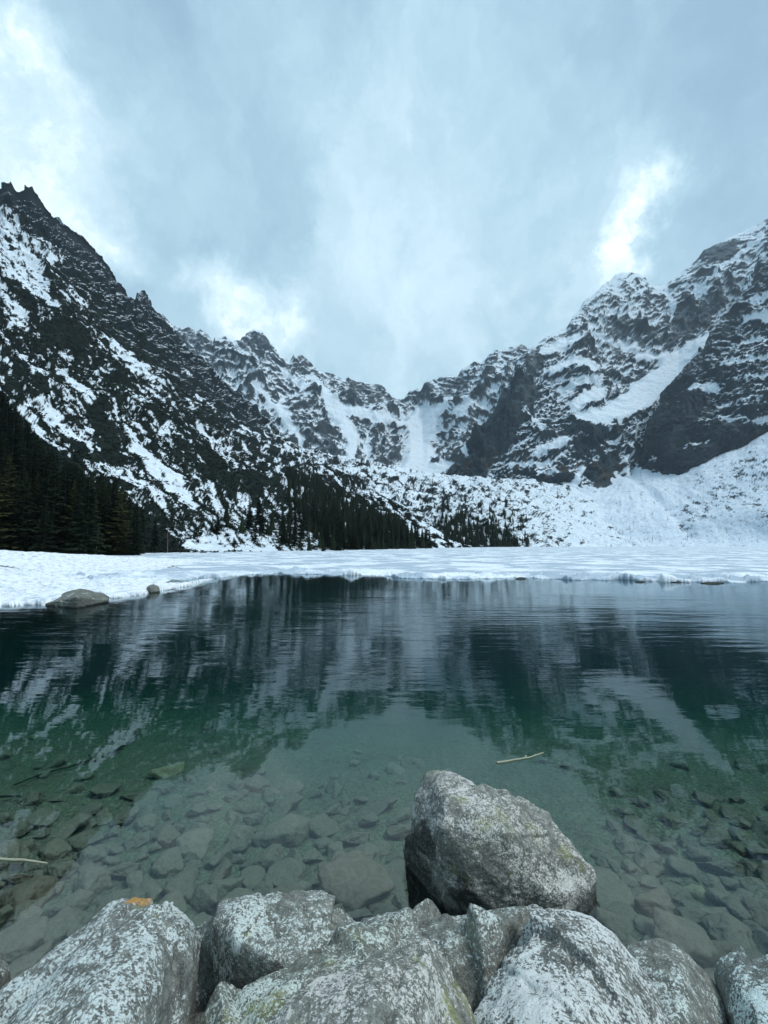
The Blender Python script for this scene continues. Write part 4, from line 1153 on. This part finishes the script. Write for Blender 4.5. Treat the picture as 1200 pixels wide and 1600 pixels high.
rock('boulder', [(-70, 1480, .35), (-10, 1484, .40), (14, 1500, .40), (24, 1524, .36), (18, 1548, .30), (0, 1575, .28), (-70, 1600, .35), (-30, 1530, .45)],
     G_G, 'dark boulder showing only its tip at the left edge of the picture', amp=.02, seed=9.3, pw=16, sub=6, group='boulders on the near shore')
rock('boulder', [(262, 1640, .30), (285, 1590, .32), (312, 1570, .34), (345, 1568, .34), (380, 1600, .34), (360, 1660, .3), (310, 1620, .38)],
     G_G, 'small dark rock wedged in the gap right of the orange-spotted boulder', cat='rock', amp=.02, seed=10.3, pw=16, sub=6, group='boulders on the near shore')
# the big one standing in the water
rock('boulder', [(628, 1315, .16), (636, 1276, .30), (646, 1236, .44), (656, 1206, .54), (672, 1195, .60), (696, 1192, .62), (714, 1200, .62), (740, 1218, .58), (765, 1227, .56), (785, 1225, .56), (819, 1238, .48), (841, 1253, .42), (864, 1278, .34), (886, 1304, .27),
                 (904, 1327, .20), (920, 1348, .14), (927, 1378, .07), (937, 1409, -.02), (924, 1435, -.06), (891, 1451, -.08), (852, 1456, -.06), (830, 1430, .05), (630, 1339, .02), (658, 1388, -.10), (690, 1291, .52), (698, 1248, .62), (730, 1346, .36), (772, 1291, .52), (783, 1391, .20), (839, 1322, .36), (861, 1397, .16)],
     G_D, 'big pyramid-shaped boulder standing in the clear water beyond the shore rocks', amp=.034, seed=11.9, pw=40, zb=-.6, wet=.05, lich=[(800, 1265, .55, .16), (850, 1290, .42, .14), (890, 1330, .27, .10), (912, 1352, .18, .07), (720, 1235, .63, .10), (760, 1290, .55, .1)], sub=8, cracks=1.0, fac=0, lean=.10, wet_shade_spots=[(665, 1350, .05, .26), (720, 1395, -.02, .24), (640, 1310, .12, .16), (648, 1275, .25, .15), (668, 1310, .30, .13), (735, 1390, .12, .16)])  # left and lower face: overhang shade painted in along with the wet
# rock at the snow bank
rock('shore_rock', [(68, 945, .02), (86, 936, .18), (104, 926, .34), (122, 920, .42), (144, 921, .40), (160, 929, .28), (171, 938, .08), (168, 942, 0), (120, 946, 0), (95, 947, 0), (120, 932, .42)],
     G_G, 'rounded grey-brown rock at the waterline of the left snow bank', cat='rock', amp=.06, seed=12.4, pw=12, sub=6, zb=-.5, wet=.04, sc=2.0)
rock('shore_rock', [(226, 922, .12), (232, 915, .34), (240, 912, .38), (248, 916, .25), (250, 924, .05), (236, 926, .02)], G_G, 'small brown stone stuck in the snow edge right of the rounded rock', cat='rock', amp=.04, seed=13.4, pw=12, sub=5, zb=-.3, sc=1.5)
for i, (x_, y_, w_, lab) in enumerate([(1112, 911, 19, 'widest dark wet rock at the ice edge on the right'), (1058, 909, 11, 'dark stone just left of the widest rock at the ice edge'), (1000, 909, 8, 'small dark stone at the ice edge, right half'),
                                    (814, 904, 9, 'dark stone at the ice edge near the middle of the lake'),]):
    rock('ice_edge_rock', [(x_ - w_, y_, .03), (x_ - w_ * .5, y_ - 1.6, .08), (x_ + w_ * .1, y_ - 2.2, .11), (x_ + w_ * .6, y_ - 1.6, .08), (x_ + w_, y_, .03), (x_, y_ + 1.6, .0)], G_G, lab, cat='rock', amp=.05, seed=20 + i, pw=10, sub=5, zb=-.2, wet=.3, sc=2., group='dark stones along the ice edge')

# ---------------------------------------------------------------- stones on the lake bed
def stone_mat(name, a, b_, yl=None):
    m, n, b, o = new_mat(name)
    oi = N(n, 'ShaderNodeObjectInfo'); tc = N(n, 'ShaderNodeTexCoord')
    v = noise(n, tc.outputs['Object'], 3., 6, .7); v2 = noise(n, tc.outputs['Object'], 9., 8, .75)
    geo_ = N(n, 'ShaderNodeNewGeometry'); nz = N(n, 'ShaderNodeSeparateXYZ'); L(n, geo_.outputs['Normal'], nz.inputs[0])
    c = mixc(n, oi.outputs['Random'], a, b_)
    c = mixc(n, mapr(n, v, .35, .65, 0, .6), c, tuple(q * .55 for q in a))
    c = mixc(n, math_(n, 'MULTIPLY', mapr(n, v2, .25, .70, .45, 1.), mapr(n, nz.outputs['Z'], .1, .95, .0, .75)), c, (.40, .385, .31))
    L(n, c, b.inputs['Base Color']); b.inputs['Roughness'].default_value = .85
    bump(n, v2, .6, .15, b)
    return m
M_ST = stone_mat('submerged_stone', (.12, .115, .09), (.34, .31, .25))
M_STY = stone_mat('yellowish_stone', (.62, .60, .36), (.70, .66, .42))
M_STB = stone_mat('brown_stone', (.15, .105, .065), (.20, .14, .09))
STONES = []
for k in range(14):
    r_ = np.random.default_rng(400 + k)
    pts = r_.normal(size=(13, 3)); pts /= np.linalg.norm(pts, axis=1)[:, None]; pts *= A(1, r_.uniform(.6, .95), r_.uniform(.35, .6)); pts = pts[:10 + k % 4]
    v, f, c = rock_shape(pts, 5, (26, 12)[k % 2], .07, 50. + k, 0, 1.6)
    o = mesh_from('stone_mesh', v, f, 3, M_ST, True); me = o.data; bpy.data.objects.remove(o)
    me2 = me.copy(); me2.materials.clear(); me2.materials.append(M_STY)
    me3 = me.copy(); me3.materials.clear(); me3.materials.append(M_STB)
    STONES.append((me, me2, me3))
def bed_point(px_, py_):
    z = -.5
    for _ in range(12):
        q = Pz(px_, py_, z); z = .5 * z + .5 * float(bed_z(q[0:1], q[1:2])[0])
    return Pz(px_, py_, z)
def stone(px_, py_, wpx, lab, grp=None, kind=0, shape=0, rz=0., flat=1.0):
    q = bed_point(px_, py_)
    s = wpx / 2 / F * math.sqrt(q[1] ** 2 + (q[2] - CAMH) ** 2) * .95
    o = bpy.data.objects.new('lake_bed_stone', STONES[shape][kind]); COL.objects.link(o)
    o.location = (q[0], q[1], q[2] + .18 * s); o.scale = (s, s, s * flat); o.rotation_euler = (rs.uniform(-.15, .15), rs.uniform(-.15, .15), rz)
    tag(o, lab, 'stone', grp)
    return (px_, py_, wpx)
placed = []
for x_, y_, w_, lab, kd, sh, rz in [
    (255, 1212, 56, 'pale yellowish stone lying alone on the dark lake bed at the left', 1, 0, .2), (50, 1153, 16, 'small pale pebble on the dark bed near the left edge', 1, 3, 0), (325, 1138, 26, 'dark stone on the bed beyond the yellowish one', 0, 2, 0),
    (172, 1306, 34, 'pale flat stone beside the dark water edge at the left', 0, 4, 0), (135, 1318, 50, 'rounded pale stone left of the small flat one', 0, 5, .4), (228, 1292, 40, 'flat stone at the top of the left stone heap', 0, 1, .8),
    (25, 1375, 40, 'rusty brown stone under the floating reed', 2, 6, 0), (30, 1415, 90, 'wide brown slab lying at the lower left of the bed', 2, 7, .3), (95, 1365, 50, 'grey stone below the tip of the floating reed', 0, 8, .3), (110, 1300, 60, 'large faint stone on the bed left of the heap', 0, 9, .9),
    (303, 1330, 66, 'broad pale stone with a sunken face left of the row of bed stones', 0, 1, .5), (372, 1322, 64, 'pointed pale stone in the middle of the bed stones', 0, 2, .1), (440, 1312, 78, 'long flat slab right of the pointed pale stone', 0, 3, .2), (412, 1350, 70, 'flat stone in front of the long slab', 0, 4, -.2),
    (505, 1298, 56, 'thick stone at the right end of the row of bed stones', 0, 5, .2), (548, 1318, 50, 'rounded stone between the row and the pyramid boulder', 0, 6, 0), (555, 1390, 120, 'very large smooth reddish-brown stone under water behind the centre slab', 2, 5, .1), (400, 1270, 46, 'stone in the second row of the bed stones', 0, 7, .5),
    (395, 1284, 40, 'stone just below the second row', 0, 8, .2), (600, 1265, 50, 'dark smooth stone left of the pyramid boulder', 0, 9, .3), (630, 1305, 56, 'ochre stone touching the left side of the pyramid boulder', 2, 10, .3), (575, 1345, 50, 'dark stone near the pyramid boulder foot', 0, 11, .4),
    (490, 1345, 40, 'small stone before the long slab', 0, 12, .4), (455, 1240, 40, 'pale angular stone farther out', 0, 13, .1), (350, 1390, 50, 'stone between the yellow-flecked boulders and the stone row', 0, 0, 0), (262, 1360, 56, 'stone near the left water shadow', 0, 1, 1.),
    (1073, 1320, 34, 'orange-brown stone right of the pyramid boulder', 2, 2, 0), (1118, 1318, 50, 'grey-green stone right of the orange-brown one', 0, 3, .2), (1010, 1345, 54, 'elongated stone right of the pyramid boulder', 0, 4, .2), (1065, 1360, 50, 'flat stone in the middle of the right stones', 0, 5, .4),
    (1125, 1360, 54, 'long stone at the right of the lake bed', 0, 6, -.3), (1088, 1398, 34, 'small ochre cube-shaped stone', 1, 7, 0), (1025, 1425, 84, 'broad brown slab under water right of the pyramid boulder', 2, 8, .3), (1160, 1410, 40, 'rounded stone near the right edge', 0, 9, .3),
    (1100, 1440, 70, 'brown stone between the broad slab and the right edge', 0, 10, .1), (1150, 1470, 70, 'dim stone just behind the greenish boulder', 0, 11, .1), (1185, 1335, 40, 'stone cut by the right edge of the picture', 0, 12, .1), (25, 1480, 70, 'grey slab under water behind the leftmost boulders', 0, 13, 0),
    (40, 1440, 60, 'stone under the dark water edge at the lower left', 0, 2, 1), (110, 1420, 50, 'stone behind the orange-spotted boulder', 0, 3, .2), (960, 1300, 40, 'stone right behind the pyramid boulder', 0, 4, 1.2), (975, 1270, 34, 'small stone beyond the pyramid boulder at the right', 0, 5, 1.2)]:
    placed.append(stone(x_, y_, w_, lab, 'distinct stones on the lake bed', kd, sh, rz, .9))
n_ = 0; tries = 0
while n_ < 240 and tries < 9000:
    tries += 1
    x_ = rs.uniform(-20, 1220); y_ = rs.triangular(1170, 1330, 1560)
    dn = 1.0 if (250 < x_ < 640 and y_ > 1230) or (940 < x_ and y_ > 1290) or (x_ < 250 and y_ > 1280) else .18
    if rs.random() > dn: continue
    w_ = rs.triangular(18, 36, 92) * np.interp(y_, [1170, 1400], [.6, 1.15])
    if any((x_ - a) ** 2 + ((y_ - b_) * 1.6) ** 2 < (.37 * (w_ + c_)) ** 2 for a, b_, c_ in placed): continue
    if 630 < x_ < 940 and y_ > 1210: continue
    g = 'left' if x_ < 260 else ('middle' if x_ < 640 else 'right')
    kd = 2 if rs.random() < .12 else 0
    lb = {'left': 'plain stone in the heap under the dark reflection at the left', 'middle': 'plain grey-brown stone in the stony bed behind the near boulders', 'right': 'plain dim stone on the bed right of the pyramid boulder'}[g]
    if kd == 2: lb = lb.replace('plain', 'brown-tinted'); 
    elif w_ > 48: lb = lb.replace('plain', 'larger plain')
    placed.append(stone(x_, y_, w_, lb, ('brown ' if kd == 2 else ('larger ' if w_ > 48 else '')) + {'left': 'plain bed stones at the left', 'middle': 'plain bed stones in the middle', 'right': 'plain bed stones at the right'}[g], kd, int(rs.integers(0, 14)), rs.uniform(0, 3.1), rs.uniform(.7, 1.1)))
    n_ += 1

# ---------------------------------------------------------------- driftwood
def wood_mat(name, a, b_):
    m, n, b, o = new_mat(name); tc = N(n, 'ShaderNodeTexCoord')
    L(n, mixc(n, noise(n, tc.outputs['Object'], 22., 5, .7), a, b_), b.inputs['Base Color']); b.inputs['Roughness'].default_value = .7
    return m
M_STRAW = wood_mat('straw', (.26, .25, .17), (.50, .49, .36)); M_DARKW = wood_mat('waterlogged_wood', (.02, .02, .015), (.05, .045, .03)); M_DRIFT = wood_mat('driftwood', (.06, .05, .04), (.16, .13, .10))
def stick(name, pts, r0, r1, mat, label, z=None, cat='stick', twigs=()):
    S = Soup()
    W = [Pz(a, b_, z if z is not None else c_) if z is not None else c_ for (a, b_, c_) in pts] if z is not None else [np.array(p_, float) for p_ in pts]
    out_ = []
    for a, b_ in zip(W[:-1], W[1:]):
        for t in np.linspace(0, 1, 5, endpoint=False): out_.append(a + (b_ - a) * t)
    out_.append(W[-1]); out_ = np.array(out_)
    out_ = out_ + (r0 * .8) * np.stack([fbm(out_ * 7 + 3 * k, 2) for k in range(3)], -1) * A(1, 1, .3)
    V, Fc = tube(list(out_), list(np.linspace(r0, r1, len(out_))), 7); S.add(V, Fc)
    for (i0, e) in twigs:
        b0 = out_[int(i0 * (len(out_) - 1))]; V, Fc = tube([b0, b0 + np.array(e) * .55 + A(0, 0, .01), b0 + np.array(e)], [r0 * .6, r0 * .45, r0 * .2], 5); S.add(V, Fc)
    o = mesh_from(name, *S.arrays(), 4, mat, True); tag(o, label, cat); return o
stick('floating_stick', [(776, 1192, 0), (800, 1188, 0), (825, 1184, 0), (849, 1176, 0)], .012, .006, M_STRAW, 'pale straw-coloured stick floating beyond the pyramid boulder', z=.004, twigs=[(.6, (.03, .03, .01))])
stick('floating_reed', [(-30, 1341, 0), (20, 1343, 0), (50, 1345, 0), (74, 1349, 0)], .010, .006, M_STRAW, 'pale yellow reed floating at the left edge of the water', z=.004)
def bedline(pp): return [bed_point(a, b_) + A(0, 0, .04) for a, b_ in pp]
stick('sunken_branch', bedline([(218, 1140), (205, 1160), (180, 1178), (145, 1190), (110, 1202), (70, 1212), (20, 1232)]), .022, .010, M_DARKW, 'long dark curved branch lying under water at the left', cat='branch', twigs=[(.3, (.15, -.1, .03)), (.5, (-.2, .15, .03))])
stick('sunken_branch', bedline([(0, 1250), (30, 1249), (48, 1254), (58, 1266)]), .014, .006, M_DARKW, 'short hooked dark branch under water at the left edge', cat='branch')
stick('driftwood', [P(1112, 868, 210), P(1124, 866, 210), P(1138, 865.5, 210), P(1150, 864, 212)], .42, .15, M_DRIFT, 'dark driftwood log lying on the ice at the far right', cat='log', twigs=[(.4, (1.2, 0, .9)), (.7, (1.5, 0, .7)), (.2, (-1., 0, .6))])
stick('twig', [P(262, 887, 34) + A(0, 0, .02), P(272, 885.5, 34), P(284, 888, 34)], .03, .012, M_DRIFT, 'thin brown twig on the snow bank crest near its tip', cat='twig', twigs=[(.3, (.2, 0, .12)), (.6, (.2, 0, .1)), (.5, (-.2, 0, .1))])
stick('twig', [P(0, 884, 27), P(14, 886, 27), P(30, 888, 27)], .035, .012, M_DRIFT, 'brown twig on the snow bank at the left edge', cat='twig', twigs=[(.3, (.2, 0, .05)), (.6, (.25, 0, .06))])
for k, (x_, y_, dx) in enumerate([(228, 917, 16), (236, 921, 14), (262, 922, 22)]):
    q = Pz(x_, y_, .16 - .05 * k)
    stick('twig', [q, q + A(.25, -.1, .03), q + A(dx * .04, -.15, -.06)], .022, .008, M_DRIFT, ['bent brown twig above the small stone in the snow edge', 'brown twig beside the small stone in the snow edge', 'thin twig reaching out over the water from the snow bank'][k], cat='twig', twigs=[(.4, (.12, 0, .08))])
